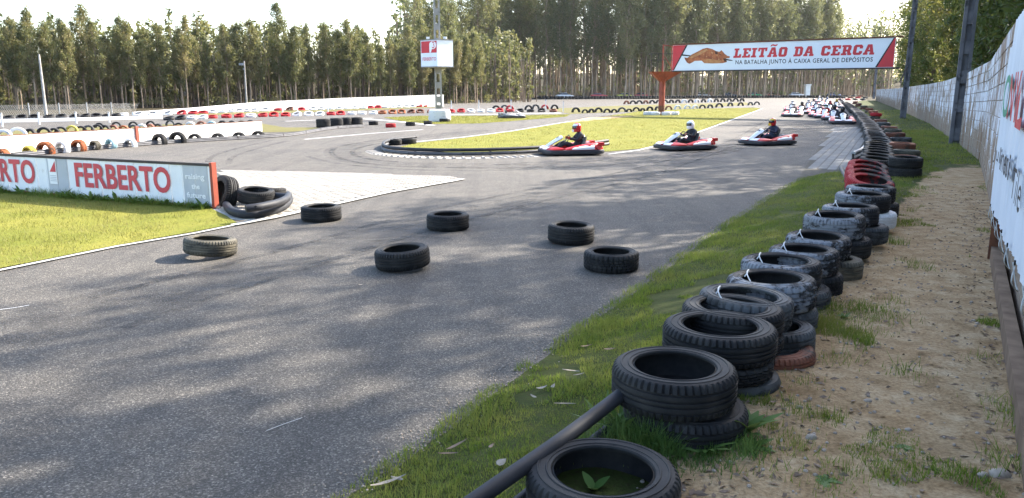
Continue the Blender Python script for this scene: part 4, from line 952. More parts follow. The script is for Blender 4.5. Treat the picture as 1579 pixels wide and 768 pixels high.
# ------------------------------------------------------------------ box sign on the pole
bx = P(676.5,184); sb = empty('box_sign', (bx.x, bx.y, 0)); tag(sb, 'square box sign with red and white face high on the concrete pole', 'sign'); inv = Matrix.Translation(-Vector((bx.x, bx.y, 0)))
Yb = bx.y-.9
cz0 = PD(674,102,Yb).z; cz1 = PD(674,61.5,Yb).z
pc = PD(674.3,80,Yb); pl = PD(649,80,Yb+.95); pr = PD(698.5,80,Yb+.75)
c3 = [Vector((q.x, q.y, 0)) for q in (pl, pc, pr)]; c4 = c3[0]+c3[2]-c3[1]
b = MB(); ring = [c3[0], c3[1], c3[2], c4]; b.loft([[q+Vector((0,0,z)) for q in ring] for z in (cz0, cz1)]); o = b.build('sign_box', M['sign_white'], sb); o.matrix_parent_inverse = inv
b = MB(); cen = (c3[0]+c3[2])/2
for z, h in ((cz0-.045,.04),(cz1+.003,.05)): b.loft([[cen+(q-cen)*1.04+Vector((0,0,zz)) for q in ring] for zz in (z, z+h)])
o = b.build('sign_frame', M['k_grey'], sb); o.matrix_parent_inverse = inv
for q in (c3[0].lerp(c3[1], .45), c3[1].lerp(c3[2], .5)):
    b = MB(); b.box((q.x, q.y, cz1+.15), (.2,.16,.13)); b.tube([(q.x, q.y, cz1+.04),(q.x, q.y, cz1+.1)], .02, 6); o = b.build('flood_lamp', M['k_white'], sb); o.matrix_parent_inverse = inv
LF = Plane(c3[0], c3[1]); RF = Plane(c3[1], c3[2]); LL = LF.len; hh = cz1-cz0; zz = lambda f: cz0+hh*f
def lfp(n, pts, m_, off, holes=()):
    o = flat_poly(n, LF, [(u*LL, zz(v)) for u, v in pts], M[m_], sb, off, [[(u*LL, zz(v)) for u, v in h] for h in holes]); o.matrix_parent_inverse = inv
lfp('red_field', [(.03,.52),(.97,.52),(.97,.97),(.03,.97)], 'print_red', .006)
lfp('emblem', [(.53,.53),(.62,.53),(.68,.66),(.80,.66),(.91,.72),(.94,.82),(.90,.91),(.80,.95),(.66,.95),(.56,.91),(.53,.84)], 'print_white', .010)
def arc_(cx, cy, r, a0, a1, w, n=8):
    o_ = [(cx+math.cos(a0+(a1-a0)*k/n)*r, cy+math.sin(a0+(a1-a0)*k/n)*r*.95) for k in range(n+1)]; i_ = [(cx+math.cos(a1+(a0-a1)*k/n)*(r-w), cy+math.sin(a1+(a0-a1)*k/n)*(r-w)*.95) for k in range(n+1)]; return o_+i_
lfp('emblem_mark', arc_(.76,.87,.075,-1.2,2.7,.035), 'print_red', .014)
lfp('emblem_mark', arc_(.76,.765,.085,-2.7,1.25,.038), 'print_red', .014)
v, f = text_geo('FERBERTO', .01, .95); o = fit_print('lettering', LF, v, f, (.1*LL, zz(.22), zz(.35), .93*LL, zz(.22), zz(.35)), M['print_pink'], sb, .008); o.matrix_parent_inverse = inv

# ------------------------------------------------------------------ big banner sign across the track
gl = P(1019.5,177.5); gp = empty('sign_gantry', gl); tag(gp, 'long white banner sign with red slab lettering on a rusty red post', 'sign'); inv = Matrix.Translation(-gl)
def gb(mb, n, m_, smooth=None): o = mb.build(n, M[m_], gp, smooth); o.matrix_parent_inverse = inv; return o
sl = PD(1037,90,gl.y-.6); sr = PD(1379.5,80,(gl.y-.6)*.855)
SP = Plane(sl, sr); z0a, z1a = SP.uz(1037,109)[1], SP.uz(1037,70)[1]; zb0, zt1 = z0a, z1a
mb = MB(); mb.hexa([SP.pt(u, z, o_) for z in (zb0, zt1) for u, o_ in ((0,-.12),(SP.len,-.12),(SP.len,0),(0,0))]); gb(mb, 'banner_panel', 'sign_white')
for z in (zb0-.1, zt1):
    mb = MB(); mb.hexa([SP.pt(u, zz_, o_) for zz_ in (z+.003, z+.095) for u, o_ in ((-.05,-.2),(SP.len+.4,-.2),(SP.len+.4,.05),(-.05,.05))]); gb(mb, 'beam', 'rust' if z > zb0 else 'dark_steel')
hz = zt1-zb0
def sp_px(n, pts, m_, off):
    o = px_flat(n, SP, pts, M[m_], gp, off); o.matrix_parent_inverse = inv
def suv(n, pts, m_, off):
    o = flat_poly(n, SP, [(u, zb0+hz*v) for u, v in pts], M[m_], gp, off); o.matrix_parent_inverse = inv
ux = lambda px: SP.uz(px, 90)[0]
suv('red_corner', [(.01,.01),(.07,.01),(ux(1057),.99),(.01,.99)], 'print_red', .006)
suv('black_stripe', [(.07,.01),(.16,.01),(ux(1059.6),.99),(ux(1057),.99)], 'print_black', .006)
suv('red_corner', [(ux(1353.5),.01),(SP.len-.01,.01),(SP.len-.01,.99),(ux(1377),.99)], 'print_red', .006)
suv('black_stripe', [(ux(1350.5),.01),(ux(1353.5),.01),(ux(1377),.99),(ux(1375),.99)], 'print_black', .006)
cr_ = lambda L_: [(1030+x/8.77, 50+y/8.77) for x, y in L_]
sp_px('roast_picture', cr_([(222,338),(262,345),(320,300),(420,250),(470,222),(530,208),(600,225),(650,252),(700,262),(722,240),(745,262),(765,288),(805,318),(836,322),(834,346),(785,352),(798,400),(740,416),(600,420),(490,416),(455,382),(360,386),(330,406),(290,425),(258,408),(232,370)]), 'roast', .006)
sp_px('roast_picture', cr_([(475,372),(560,358),(660,372),(720,380),(735,408),(600,416),(495,412)]), 'roast_light', .009)
sp_px('roast_picture', cr_([(632,250),(668,262),(675,300),(640,292)]), 'roast_dark', .009)
sp_px('roast_picture', cr_([(700,292),(726,300),(722,312),(698,306)]), 'roast_dark', .009)
sp_px('roast_picture', cr_([(745,352),(784,352),(795,395),(762,392)]), 'roast_dark', .009)
sp_px('roast_picture', cr_([(280,340),(420,268),(520,222),(545,240),(440,300),(320,352)]), 'roast_light', .009)
sp_px('spit_rod', cr_([(188,294),(305,310),(318,322),(296,324),(190,316)]), 'print_black', .012)
sp_px('spit_rod', cr_([(786,356),(872,376),(874,386),(790,378)]), 'print_black', .012)
GLY = {
 'L': (.78, [[(0,0),(.78,0),(.78,.38),(.56,.38),(.56,.22),(.40,.22),(.40,.80),(.50,.80),(.50,1),(0,1),(0,.80),(.12,.80),(.12,.22),(0,.22)]]),
 'E': (.80, [[(0,0),(.8,0),(.8,.34),(.6,.34),(.6,.2),(.4,.2),(.4,.4),(.58,.4),(.58,.6),(.4,.6),(.4,.8),(.6,.8),(.6,.66),(.8,.66),(.8,1),(0,1),(0,.8),(.12,.8),(.12,.2),(0,.2)]]),
 'I': (.52, [[(0,0),(.52,0),(.52,.2),(.4,.2),(.4,.8),(.52,.8),(.52,1),(0,1),(0,.8),(.12,.8),(.12,.2),(0,.2)]]),
 'T': (.90, [[(.2,0),(.7,0),(.7,.2),(.59,.2),(.59,.8),(.7,.8),(.7,.62),(.9,.62),(.9,1),(0,1),(0,.62),(.2,.62),(.2,.8),(.31,.8),(.31,.2),(.2,.2)]]),
 'A': (.96, [[(0,0),(.4,0),(.4,.2),(.34,.2),(.37,.3),(.57,.3),(.6,.2),(.54,.2),(.54,0),(.96,0),(.96,.2),(.88,.2),(.66,1),(.28,1),(.08,.2),(0,.2)],[(.41,.48),(.53,.48),(.47,.74)]]),
 'O': (.80, [[(.14,0),(.66,0),(.8,.16),(.8,.84),(.66,1),(.14,1),(0,.84),(0,.16)],[(.3,.24),(.5,.24),(.5,.76),(.3,.76)]]),
 'D': (.82, [[(0,0),(.64,0),(.82,.18),(.82,.82),(.64,1),(0,1),(0,.8),(.1,.8),(.1,.2),(0,.2)],[(.38,.22),(.5,.22),(.54,.28),(.54,.72),(.5,.78),(.38,.78)]]),
 'C': (.80, [[(.14,0),(.66,0),(.8,.16),(.8,.38),(.52,.38),(.52,.24),(.3,.24),(.3,.76),(.52,.76),(.52,.62),(.8,.62),(.8,.84),(.66,1),(.14,1),(0,.84),(0,.16)]]),
 'R': (.92, [[(0,0),(.5,0),(.5,.2),(.4,.2),(.4,.36),(.5,.36),(.58,.0),(.92,0),(.92,.2),(.84,.2),(.76,.42),(.84,.54),(.84,.86),(.7,1),(0,1),(0,.8),(.12,.8),(.12,.2),(0,.2)],[(.4,.56),(.54,.56),(.54,.8),(.4,.8)]])}
def slab_word(word, u0, u1, z0, z1, shear):
    tot = 0
    for ch in word: tot += .55 if ch == ' ' else GLY[ch if ch != 'Ã' else 'A'][0]+.10
    sx = (u1-u0)/(tot-.1); x = 0; h = z1-z0
    for ch in word:
        if ch == ' ': x += .55; continue
        w, loops = GLY[ch if ch != 'Ã' else 'A']
        tr = lambda L_: [(u0+(x+a)*sx+shear*b_*h, z0+b_*h) for a, b_ in L_]
        o = flat_poly('letter', SP, tr(loops[0]), M['print_red'], gp, .006, [tr(l_) for l_ in loops[1:]]); o.matrix_parent_inverse = inv
        if ch == 'Ã':
            o = flat_poly('letter', SP, tr([(.14,1.10),(.24,1.10),(.34,1.18),(.62,1.10),(.78,1.16),(.84,1.32),(.72,1.30),(.62,1.25),(.36,1.33),(.2,1.26)]), M['print_red'], gp, .006); o.matrix_parent_inverse = inv
        x += w+.10
slab_word('LEITÃO DA CERCA', ux(1130.5), ux(1347), zb0+hz*.445, zb0+hz*.80, .12)
v, f = text_geo('NA BATALHA JUNTO À CAIXA GERAL DE DEPÓSITOS', .014, 1.12)
o = fit_print('lettering', SP, v, f, (ux(1134.5), zb0+hz*.155, zb0+hz*.40, ux(1346), zb0+hz*.155, zb0+hz*.40), M['print_black'], gp, .006); o.matrix_parent_inverse = inv
# post, platform, rails
H0 = PD(1019.5,125,gl.y).z; H1 = PD(1019.5,112,gl.y).z; H2 = PD(1019.5,70,gl.y).z
mb = MB(); mb.tube([gl+Vector((0,0,-.1)), gl+Vector((0,0,.7))], .235, 20); gb(mb, 'post_foot', 'rust', 40)
mb = MB(); mb.tube([gl+Vector((0,0,.7)), gl+Vector((0,0,H0+.05))], .225, 20); gb(mb, 'post', 'red_steel', 40)
def rect_(w, d, z, cx=0): return [gl+Vector((cx+a*w/2, b_*d/2, z)) for a, b_ in ((-1,-1),(1,-1),(1,1),(-1,1))]
mb = MB(); mb.loft([rect_(.5,.5,H0), rect_(2.15,1.3,H1,.15), rect_(2.3,1.4,H1+.06,.15)]); gb(mb, 'platform', 'red_steel')
for s_ in (-1, 0, 1):
    mb = MB(); mb.hexa([gl+Vector(q) for q in ((-.03+s_*.0,-.26,H0-.2),(.03,-.26,H0-.2),(.03+s_*.55,-.66,H1-.01),(-.03+s_*.55,-.66,H1-.01),(-.03,-.20,H0-.2),(.03,-.20,H0-.2),(.03+s_*.55,-.60,H1-.01),(-.03+s_*.55,-.60,H1-.01))]); gb(mb, 'gusset', 'red_steel')
for dx, r, top in ((-.1,.06,H2+.05),(.55,.035,H2-.1),(.75,.03,H2-.1)):
    mb = MB(); mb.tube([gl+Vector((dx,-.35,H1+.05)), gl+Vector((dx,-.35,top))], r, 8); gb(mb, 'upright', 'red_steel')
mb = MB(); mb.tube([gl+Vector((-.1,-.35,H2)), gl+Vector((.8,-.35,H2-.12))], .035, 6); mb.tube([gl+Vector((.0,-.35,(H1+H2)/2+.2)), gl+Vector((.75,-.35,H1+.1))], .03, 6); gb(mb, 'brace', 'red_steel')
for z in ((H1+H2)/2-.1, (H1+H2)/2+.35):
    mb = MB(); mb.tube([gl+Vector((-.98,.6,z)), gl+Vector((-.98,-.6,z)), gl+Vector((1.1,-.6,z))], .022, 6); gb(mb, 'handrail', 'dark_steel')
for dx in (-.98,-.5): 
    mb = MB(); mb.tube([gl+Vector((dx,-.6,H1+.05)), gl+Vector((dx,-.6,(H1+H2)/2+.37))], .022, 6); gb(mb, 'handrail_post', 'dark_steel')
mb = MB(); mb.tube([pp2+Vector((-.7,-.6,zb0-1.0+0)), pp2+Vector((-.1,-.1,zb0-.05))], .05, 6); gb(mb, 'bracket', 'dark_steel')
# white tyres round the post foot
for k in range(8):
    a = k/8*2*math.pi+.2; tyre((gl.x+math.cos(a)*1.05+.0, gl.y+math.sin(a)*.95, .13), 'rub_white', 'road', .36, .24, label='white painted tyre in the ring round the red sign post foot', group='white tyres round the red sign post')

# ------------------------------------------------------------------ tarpaulin banner on the near wall
def near_wall_pt(y, off): 
    n_, t_ = wnorm(y); return Vector((xw(y), y, 0))+n_*off
BP = Plane(near_wall_pt(4.7,.16), near_wall_pt(13.5,.16))
tp = empty('tarpaulin_banner', BP.pt(0,0)); tag(tp, 'white tarpaulin banner with green and red letters tied to the block wall', 'banner'); inv = Matrix.Translation(-BP.pt(0,0))
ue = BP.uz(1527,318)[0]; ub_, zb_ = BP.uz(1528,319); ub2, zb2 = BP.uz(1579,440); zlow = lambda u: min(.95, zb_+(zb2-zb_)*(ub_-u)/(ub_-ub2)); ut, zt_ = BP.uz(1552,80); zz1 = zt_; zz0 = zb_
nn = 150; V = []; 
U0 = -3.0
for i in range(nn+1):
    u = U0+(ue-U0)*i/nn; wv = .012*math.sin(u*24)+.008*math.sin(u*61+1)
    e = max(0, 1-(ue-u)/.5); top = zz1+.30*sstep(ue-.25, ue-1.1, u) if False else zz1+ (0 if u > ue-.55 else .22)
    for j in range(9):
        f_ = j/8; z0_ = zlow(u); V.append(BP.pt(u, z0_+(top-z0_)*f_-.02*math.sin(u*3)*(1-f_), wv*(.4+.6*math.sin(f_*3.1))))
Fq = np.array([(i*9+j, (i+1)*9+j, (i+1)*9+j+1, i*9+j+1) for i in range(nn) for j in range(8)])
me = raw_mesh('tarpaulin', np.array([tuple(v) for v in V]), Fq, M['tarp']); me.polygons.foreach_set('use_smooth', [True]*len(me.polygons))
o = link('tarpaulin', me, tp); o.matrix_parent_inverse = inv
mb = MB(); mb.hexa([BP.pt(u, z, o_) for z in (.0, zz1-.1) for u, o_ in ((ue-.04,-.12),(ue+.03,-.12),(ue+.03,-.03),(ue-.04,-.03))]); o = mb.build('frame_post', M['rust'], tp); o.matrix_parent_inverse = inv
mb = MB(); mb.hexa([BP.pt(u, z, o_) for z in (.02, .26) for u, o_ in ((U0,-.13),(ue+.05,-.13),(ue+.05,-.05),(U0,-.05))]); o = mb.build('timber_rail', M['wood'], tp); o.matrix_parent_inverse = inv
for k in range(7):
    u = ue-.6-k*.75; z = zlow(u)+.03; mb = MB(); mb.tube(smooth_path([BP.pt(u,z,.02), BP.pt(u-.06,z-.07,.03), BP.pt(u+.05,z-.14,-.01), BP.pt(u+.12,z-.11,.0), BP.pt(u+.17,z-.01,.02)]), .0035, 6); o = mb.build('rope', M['rope'], tp, 50); o.matrix_parent_inverse = inv
    mb = MB(); mb.tube([BP.pt(u,z+.02,.018), BP.pt(u,z+.02,.026)], .014, 10); o = mb.build('eyelet', M['bolt'], tp); o.matrix_parent_inverse = inv
cu = lambda px, py: BP.uz(px, py)
def bprint(n, body, L, Rr, m_, bold): o = px_print(n, BP, body, L, Rr, M[m_], tp, .036, bold); o.matrix_parent_inverse = inv
bprint('lettering', 'O', (1551,180,118), (1561.5,184,117), 'print_green', .02)
bprint('lettering', 'N', (1560,183,117), (1568,187,114), 'print_red', .02)
bprint('lettering', 'Y', (1569,187,114), (1577,191,112), 'print_red', .02)
bprint('lettering', 'L', (1574,196,150), (1584,202,100), 'print_red', .03)
for w_, a_, b_ in (('Jul',(1537.5,250,217),(1548,261,222)),('nes',(1551,264,232),(1561.5,276,239))): bprint('lettering', w_, a_, b_, 'print_black', .0)
for a_, b_ in (((1548.7,261,224),(1550.2,263,225)),((1562.5,277,232),(1564.5,279,233))): bprint('lettering', 'i', a_, b_, 'print_black', .0)
if False: bprint('lettering', 'Julinesi', (1537.5,250,217), (1565,279,232), 'print_black', .0)
bprint('lettering', 'Tile', (1568.5,302,250), (1583,332,258), 'print_black', .0)

# ------------------------------------------------------------------ karts (x forward) and drivers
def rrect(hx, hy, r, n=5):
    out = []
    for cx, cy, a0 in ((hx-r, hy-r, 0), (-hx+r, hy-r, math.pi/2), (-hx+r, -hy+r, math.pi), (hx-r, -hy+r, 1.5*math.pi)):
        for k in range(n+1):
            a = a0+math.pi/2*k/n; out.append((cx+math.cos(a)*r, cy+math.sin(a)*r))
    return out
def build_kart(grey=False):
    K = empty('go_kart'); red = M['k_grey'] if grey else M['k_red']; wh = M['k_grey'] if grey else M['k_white']
    lo, hi = rrect(.99,.69,.28), rrect(.93,.63,.24)
    mb = MB(); mb.loft([[(x, y, z) for x, y in rg] for rg, z in ((rrect(.93,.63,.24),.045),(rrect(.985,.685,.28),.06),(rrect(.995,.695,.28),.11),(rrect(.985,.685,.28),.165),(rrect(.94,.64,.25),.185),(rrect(.86,.56,.2),.18),(rrect(.86,.56,.2),.05))], caps=False); mb.build('bumper', M['k_black'], K, 40)
    mb = MB(); mb.box((0,0,.075), (1.7,1.08,.03)); mb.build('floor_pan', M['k_black'], K)
    mb = MB()
    for s_ in (-1,1): mb.tube([(-.8,s_*.33,.1),(.0,s_*.36,.1),(.55,s_*.30,.1),(.8,s_*.2,.1)], .018, 6)
    mb.build('frame', M['k_metal'], K, 40)
    for s_ in (-1,1):
        mb = MB(); rings = []
        for x, yo, yi, zt_, zb__ in ((-.93,.50,.36,.30,.19),(-.80,.60,.33,.40,.185),(-.45,.655,.34,.385,.185),(-.05,.655,.37,.325,.185),(.28,.645,.42,.255,.185),(.40,.60,.46,.205,.185)):
            rings.append([(x, s_*yi, zb__), (x, s_*yo, zb__), (x, s_*(yo-.005), zb__+(zt_-zb__)*.45), (x, s_*(yo-.06), zt_-.02), (x, s_*(yo-.11), zt_), (x, s_*yi, zt_-.03)])
        mb.loft(rings); pod = mb.build('side_pod', red, K, 40)
        mb = MB(); rings = []
        for x, yo, zt_, zb__ in ((-.60,.652,.345,.20),(-.30,.662,.33,.195),(0,.662,.285,.195),(.14,.657,.25,.195)):
            rings.append([(x, s_*(yo+.004), zb__), (x, s_*(yo+.004), zb__+(zt_-zb__)*.5), (x, s_*(yo-.045), zt_-.012), (x, s_*(yo-.075), zt_-.004), (x, s_*(yo-.08), zb__)])
        mb.loft(rings); mb.build('side_panel', wh, pod, 40)
        mb = MB(); mb.box((-.86, s_*.50, .36), (.16,.20,.10)); mb.build('rear_box', red, K)
        # nose wings: red with white tip
        mb = MB(); rings = []
        for y, xf, zt_ in ((.06,.96,.235),(.25,.965,.26),(.45,.92,.27),(.62,.80,.25),(.665,.66,.215)):
            rings.append([(xf-.30, s_*y, .187), (xf, s_*y, .187), (xf-.01, s_*y, .215), (xf-.12, s_*y, zt_), (xf-.30, s_*y, zt_+.015)])
        mb.loft(rings); nose = mb.build('nose_wing', red, K, 40)
        mb = MB(); rings = []
        for y, xf, zt_ in ((.08,.975,.235),(.2,.980,.257),(.34,.96,.268),(.44,.935,.267)):
            rings.append([(xf-.07, s_*y, .195), (xf+.001, s_*y, .195), (xf-.003, s_*y, .222), (xf-.125, s_*y, zt_+.010), (xf-.155, s_*y, zt_-.01)])
        mb.loft(rings); mb.build('nose_tip', wh, nose, 40)
        for x, R, w in ((.60,.128,.12),(-.60,.14,.19)):
            mb = MB(); mb.lathe([(R*.55,w*.42),(R*.9,w*.5),(R,w*.36),(R,-w*.36),(R*.9,-w*.5),(R*.55,-w*.42)], 20); wv = mb.build('wheel', M['rub'], K, 40); wv.rotation_euler = (math.pi/2,0,0); wv.location = (x, s_*(.50 if x > 0 else .53), R)
            mb = MB(); mb.lathe([(.02,w*.3),(R*.55,w*.36),(R*.56,-w*.36),(.02,-w*.3)], 16); mb.build('rim', M['k_metal'], wv, 40)
    # steering fairing: shield shaped panel rising from the nose
    mb = MB(); rings = []
    for x, z, w, c in ((.90,.235,.10,.0),(.78,.30,.115,.02),(.58,.42,.13,.03),(.40,.52,.165,.035),(.33,.565,.15,.03),(.30,.58,.09,.02)):
        rings.append([(x, -w, z-.02), (x+.02, -w*.5, z+c), (x+.025, 0, z+c+.012), (x+.02, w*.5, z+c), (x, w, z-.02), (x-.02, w*.6, z-.05), (x-.02, -w*.6, z-.05)])
    mb.loft(rings); fr = mb.build('front_fairing', wh, K, 40)
    mb = MB(); mb.add([(.47,-.07,.512),(.47,.07,.512),(.39,.05,.566),(.39,-.05,.566)], [(0,1,2,3)]); o = mb.build('number_mark', M['print_black'], fr); 
    o.location = (.022,0,.012)
    mb = MB(); mb.tube([(.12+.0+.05*math.cos(a)*0-.055*math.sin(a), .145*math.cos(a), .50+.125*math.sin(a)) for a in [k*math.pi/8 for k in range(16)]], .013, 6, closed=True); st = mb.build('steering_wheel', M['k_black'], K, 40)
    mb = MB(); mb.tube([(.12,0,.50),(.34,0,.40),(.52,0,.16)], .014, 6); mb.build('steering_column', M['k_metal'], K)
    # seat bucket
    mb = MB(); rings = []
    for x, z, w in ((.06,.17,.15),(-.12,.13,.185),(-.27,.15,.19),(-.38,.28,.20),(-.45,.46,.19),(-.475,.56,.13)):
        rings.append([(x, -w, z+.09), (x, -w*.7, z), (x, w*.7, z), (x, w, z+.09), (x-.03, w*.72, z-.02), (x-.03, -w*.72, z-.02)])
    mb.loft(rings); mb.build('seat', M['k_black'], K, 50)
    mb = MB(); mb.box((-.45,.36,.24), (.30,.20,.20)); mb.box((-.45,.36,.36), (.16,.14,.06)); mb.tube([(-.6,.36,.26),(-.8,.30,.26)], .04, 8); mb.build('engine', M['k_grey'], K)
    mb = MB(); mb.tube([(-.60,-.5,.14),(-.60,.5,.14)], .02, 8); mb.build('rear_axle', M['k_metal'], K)
    mb = MB(); mb.tube([(-.90,-.5,.30),(-.93,-.3,.34),(-.93,.3,.34),(-.90,.5,.30)], .022, 8); mb.build('rear_rail', M['k_metal'], K)
    return K
def skin_body():
    me = bpy.data.meshes.new('body'); v = []; e = []; r = []
    def a(p, rad, par=None):
        v.append(p); r.append(rad); i = len(v)-1
        if par is not None: e.append((par, i))
        return i
    pel = a((-.20,0,.25), .145); wa = a((-.25,0,.36), .125, pel); ch = a((-.29,0,.50), .15, wa); ut_ = a((-.28,0,.60), .12, ch); nk = a((-.25,0,.69), .06, ut_); hd = a((-.20,0,.79), .07, nk)
    for s_ in (-1,1):
        sh = a((-.27,s_*.17,.60), .075, ut_); el = a((-.12,s_*.27,.45), .052, sh); fo = a((.0,s_*.215,.49), .043, el); ha = a((.085,s_*.155,.52), .032, fo)
        hip = a((-.10,s_*.11,.235), .095, pel); kn = a((.22,s_*.20,.37), .066, hip); sn = a((.42,s_*.18,.265), .055, kn); an = a((.58,s_*.15,.17), .042, sn); to = a((.70,s_*.15,.225), .034, an)
    me.from_pydata(v, e, []); ob = bpy.data.objects.new('body', me); COL.objects.link(ob)
    md = ob.modifiers.new('s', 'SKIN'); md.use_smooth_shade = True
    sv = me.skin_vertices[0].data
    for i, q in enumerate(sv): q.radius = (r[i], r[i]); q.use_root = (i == 0)
    sd = ob.modifiers.new('d', 'SUBSURF'); sd.levels = 1; sd.render_levels = 1
    dg = bpy.context.evaluated_depsgraph_get(); dg.update(); out = bpy.data.meshes.new_from_object(ob.evaluated_get(dg))
    bpy.data.objects.remove(ob); bpy.data.meshes.remove(me)
    out.polygons.foreach_set('use_smooth', [True]*len(out.polygons)); return out
BODY = skin_body(); BODIES = {}
def helmet_mesh():
    mb = MB(); rings = []
    for k in range(11):
        t = k/10; z = -.135+.275*t; rr = math.sqrt(max(0.0, 1-((z-.0)/.142)**2)) if z > 0 else (1-.16*(z/.135)**2)
        rr = max(rr, .12); ring = []
        for j in range(20):
            a = 2*math.pi*j/20; fx = .145 if math.cos(a) > 0 else .135
            chin = .018*max(0, math.cos(a))*max(0, -z/.135)
            ring.append((math.cos(a)*(fx*rr+chin), math.sin(a)*.122*rr, z))
        rings.append(ring)
    mb.loft(rings); return mb
def visor_mesh():
    mb = MB(); rings = []
    for z in (-.03,.0,.035,.06):
        rr = math.sqrt(1-(z/.142)**2) if z > 0 else 1-.16*(z/.135)**2
        rings.append([(math.cos(a)*(.145*rr+.006), math.sin(a)*(.122*rr+.006), z) for a in [(-1.25+2.5*j/12) for j in range(13)]]+[(math.cos(a)*(.145*rr-.004), math.sin(a)*(.122*rr-.004), z) for a in [(1.25-2.5*j/12) for j in range(13)]])
    mb.loft(rings); return mb
def hand_mesh(s_):
    mb = MB(); c = Vector((.105, s_*.148, .52))
    mb.loft([[c+Vector((x, y*s_, z)) for x, y, z in ((-.04,.03,-.035+dz),(-.04,-.01,-.035+dz),(.0,-.012,-.04+dz),(.005,.03,-.04+dz))] for dz in (0,.08)])
    for k, L in enumerate((.030,.036,.038,.034)):
        z = -.03+k*.02; b = c+Vector((.004, .02*s_, z))
        mb.tube([b, b+Vector((.022,.004*s_,0)), b+Vector((.034,-.016*s_,0)), b+Vector((.022,-.016*s_-L*.5*s_,0))], [.0095,.009,.0085,.007], 6)
    b = c+Vector((-.03,-.005*s_,.03)); mb.tube([b, b+Vector((.015,-.025*s_,.012)), b+Vector((.035,-.03*s_,.008))], [.011,.010,.008], 6)
    return mb
HV = visor_mesh().mesh('visor', M['visor'], 50); HM = {}; GM = {}
def driver(loc, rz, helm, suit, glove, label, group=None, look=0.0, panel=None):
    if suit not in BODIES:
        m_ = BODY.copy(); m_.materials.clear(); m_.materials.append(M[suit]); BODIES[suit] = m_
    o = link('person', BODIES[suit]); o.location = loc; o.scale = (.92,.92,.92); o.rotation_euler = (0,0,rz); tag(o, label, 'person', group)
    if helm not in HM: HM[helm] = helmet_mesh().mesh('helmet', M[helm], 50)
    h = link('helmet', HM[helm], o); h.location = (-.19,0,.835); h.rotation_euler = (0,.08,look)
    link('visor', HV, h)
    if panel:
        mb = MB(); rings = []
        for z in (.055,.085,.115):
            rr = math.sqrt(1-(z/.142)**2); rings.append([(math.cos(a)*(.14*rr+.005), math.sin(a)*(.122*rr+.005), z) for a in [-1.6+3.2*j/10 for j in range(11)]]+[(math.cos(a)*(.14*rr-.004), math.sin(a)*(.122*rr-.004), z) for a in [1.6-3.2*j/10 for j in range(11)]])
        mb.loft(rings); mb.build('helmet_band', M[panel], h, 50)
        mb = MB(); mb.loft([[(.152,-.06,z),(.158,0,z),(.152,.06,z),(.12,.06,z),(.12,-.06,z)] for z in (-.125,-.05)]); mb.build('chin_bar', M[panel], h)
    for s_ in (-1,1):
        k = (glove, s_)
        if k not in GM: GM[k] = hand_mesh(s_).mesh('glove', M[glove], 50)
        link('glove', GM[k], o)
    return o
KS = .89
kart0 = build_kart(); first = [True]
def place_kart(px, rz, label, group, z=0, KS=KS):
    p = P(*px); K = kart0 if first[0] else copy_tree(kart0); first[0] = False
    K.location = (p.x, p.y, z); K.rotation_euler = (0,0,rz); K.scale = (KS,KS,KS); tag(K, label, 'go kart', group); return p
lead = [((880,238), math.pi+.20, 'h_red', 'suit', 'glove_red', 'h_white', 'red and white kart leading, nearest the hairpin pipe guard', 'driver in dark suit with maroon and white helmet in the leading kart'),
 ((1056,230.5), math.pi+.42, 'h_white', 'suit', 'glove_tan', None, 'red and white kart second in line, driver in plain white helmet', 'driver in black jacket with plain white helmet in the second kart'),
 ((1183,223), math.pi+.45, 'h_red', 'suit_blue', 'glove_tan', 'h_yellow', 'red and white kart third in line, driver with red and yellow helmet', 'driver with red and yellow helmet in the third kart')]
for px, rz, hm, su, gl_, pn, lk, ld in lead:
    p = place_kart(px, rz, lk, 'racing karts'); driver((p.x, p.y, 0), rz, hm, su, gl_, ld, 'kart drivers', 0, pn)
pack = [((1298,191),'h_black','suit','front right','nearest kart of the pack hugging the pale pipe guard','driver in black with black helmet in the nearest kart of the pack'),
 ((1285,185),'h_black','suit_blue','','second kart of the pack, half hidden behind the nearest one','driver with black helmet half hidden behind the nearest pack kart'),
 ((1272,182),'h_green','suit_red','','pack kart with red suited driver in white and green helmet','driver in red suit with green and white helmet in the pack'),
 ((1262.5,180.3),'h_pink','suit_blue','','pack kart with driver in pale red helmet','driver with pale red helmet in the middle of the pack'),
 ((1222,180),'h_white','suit','','leftmost front kart of the pack on the open track','driver with white helmet in the leftmost front pack kart'),
 ((1235.5,175.5),'h_black','suit','','kart just right and behind the leftmost pack kart','driver with black helmet just right of the leftmost pack kart'),
 ((1258,171.5),'h_silver','suit_blue','','kart in the thick of the pack with silver helmeted driver','driver with silver helmet in the thick of the pack'),
 ((1221,171.5),'h_white','suit_grey','','kart directly behind the leftmost pack kart','driver in grey with white helmet behind the leftmost pack kart'),
 ((1253.5,165.5),'h_black','suit','','rear left kart of the dense pack','driver with black helmet at the rear left of the dense pack'),
 ((1289.5,166.5),'h_yellow','suit','','pack kart with yellow helmeted driver along the black tyre row','driver with yellow helmet beside the black tyre row'),
 ((1275,160.5),'h_blue','suit','','rear kart of the pack with blue helmeted driver','driver with dark blue helmet at the rear of the pack'),
 ((1246,168.5),'h_white','suit_blue','','kart in the left middle of the pack','driver with white helmet in the left middle of the pack'),
 ((1279,172.5),'h_red','suit','','kart with red helmeted driver in the right middle of the pack','driver with red helmet in the right middle of the pack'),
 ((1267,163.5),'h_silver','suit_red','','kart with red suited driver near the back of the pack','driver in red suit near the back of the pack'),
 ((1263,157.5),'h_white','suit','','last kart at the very back of the pack','driver with white helmet at the very back of the pack')]
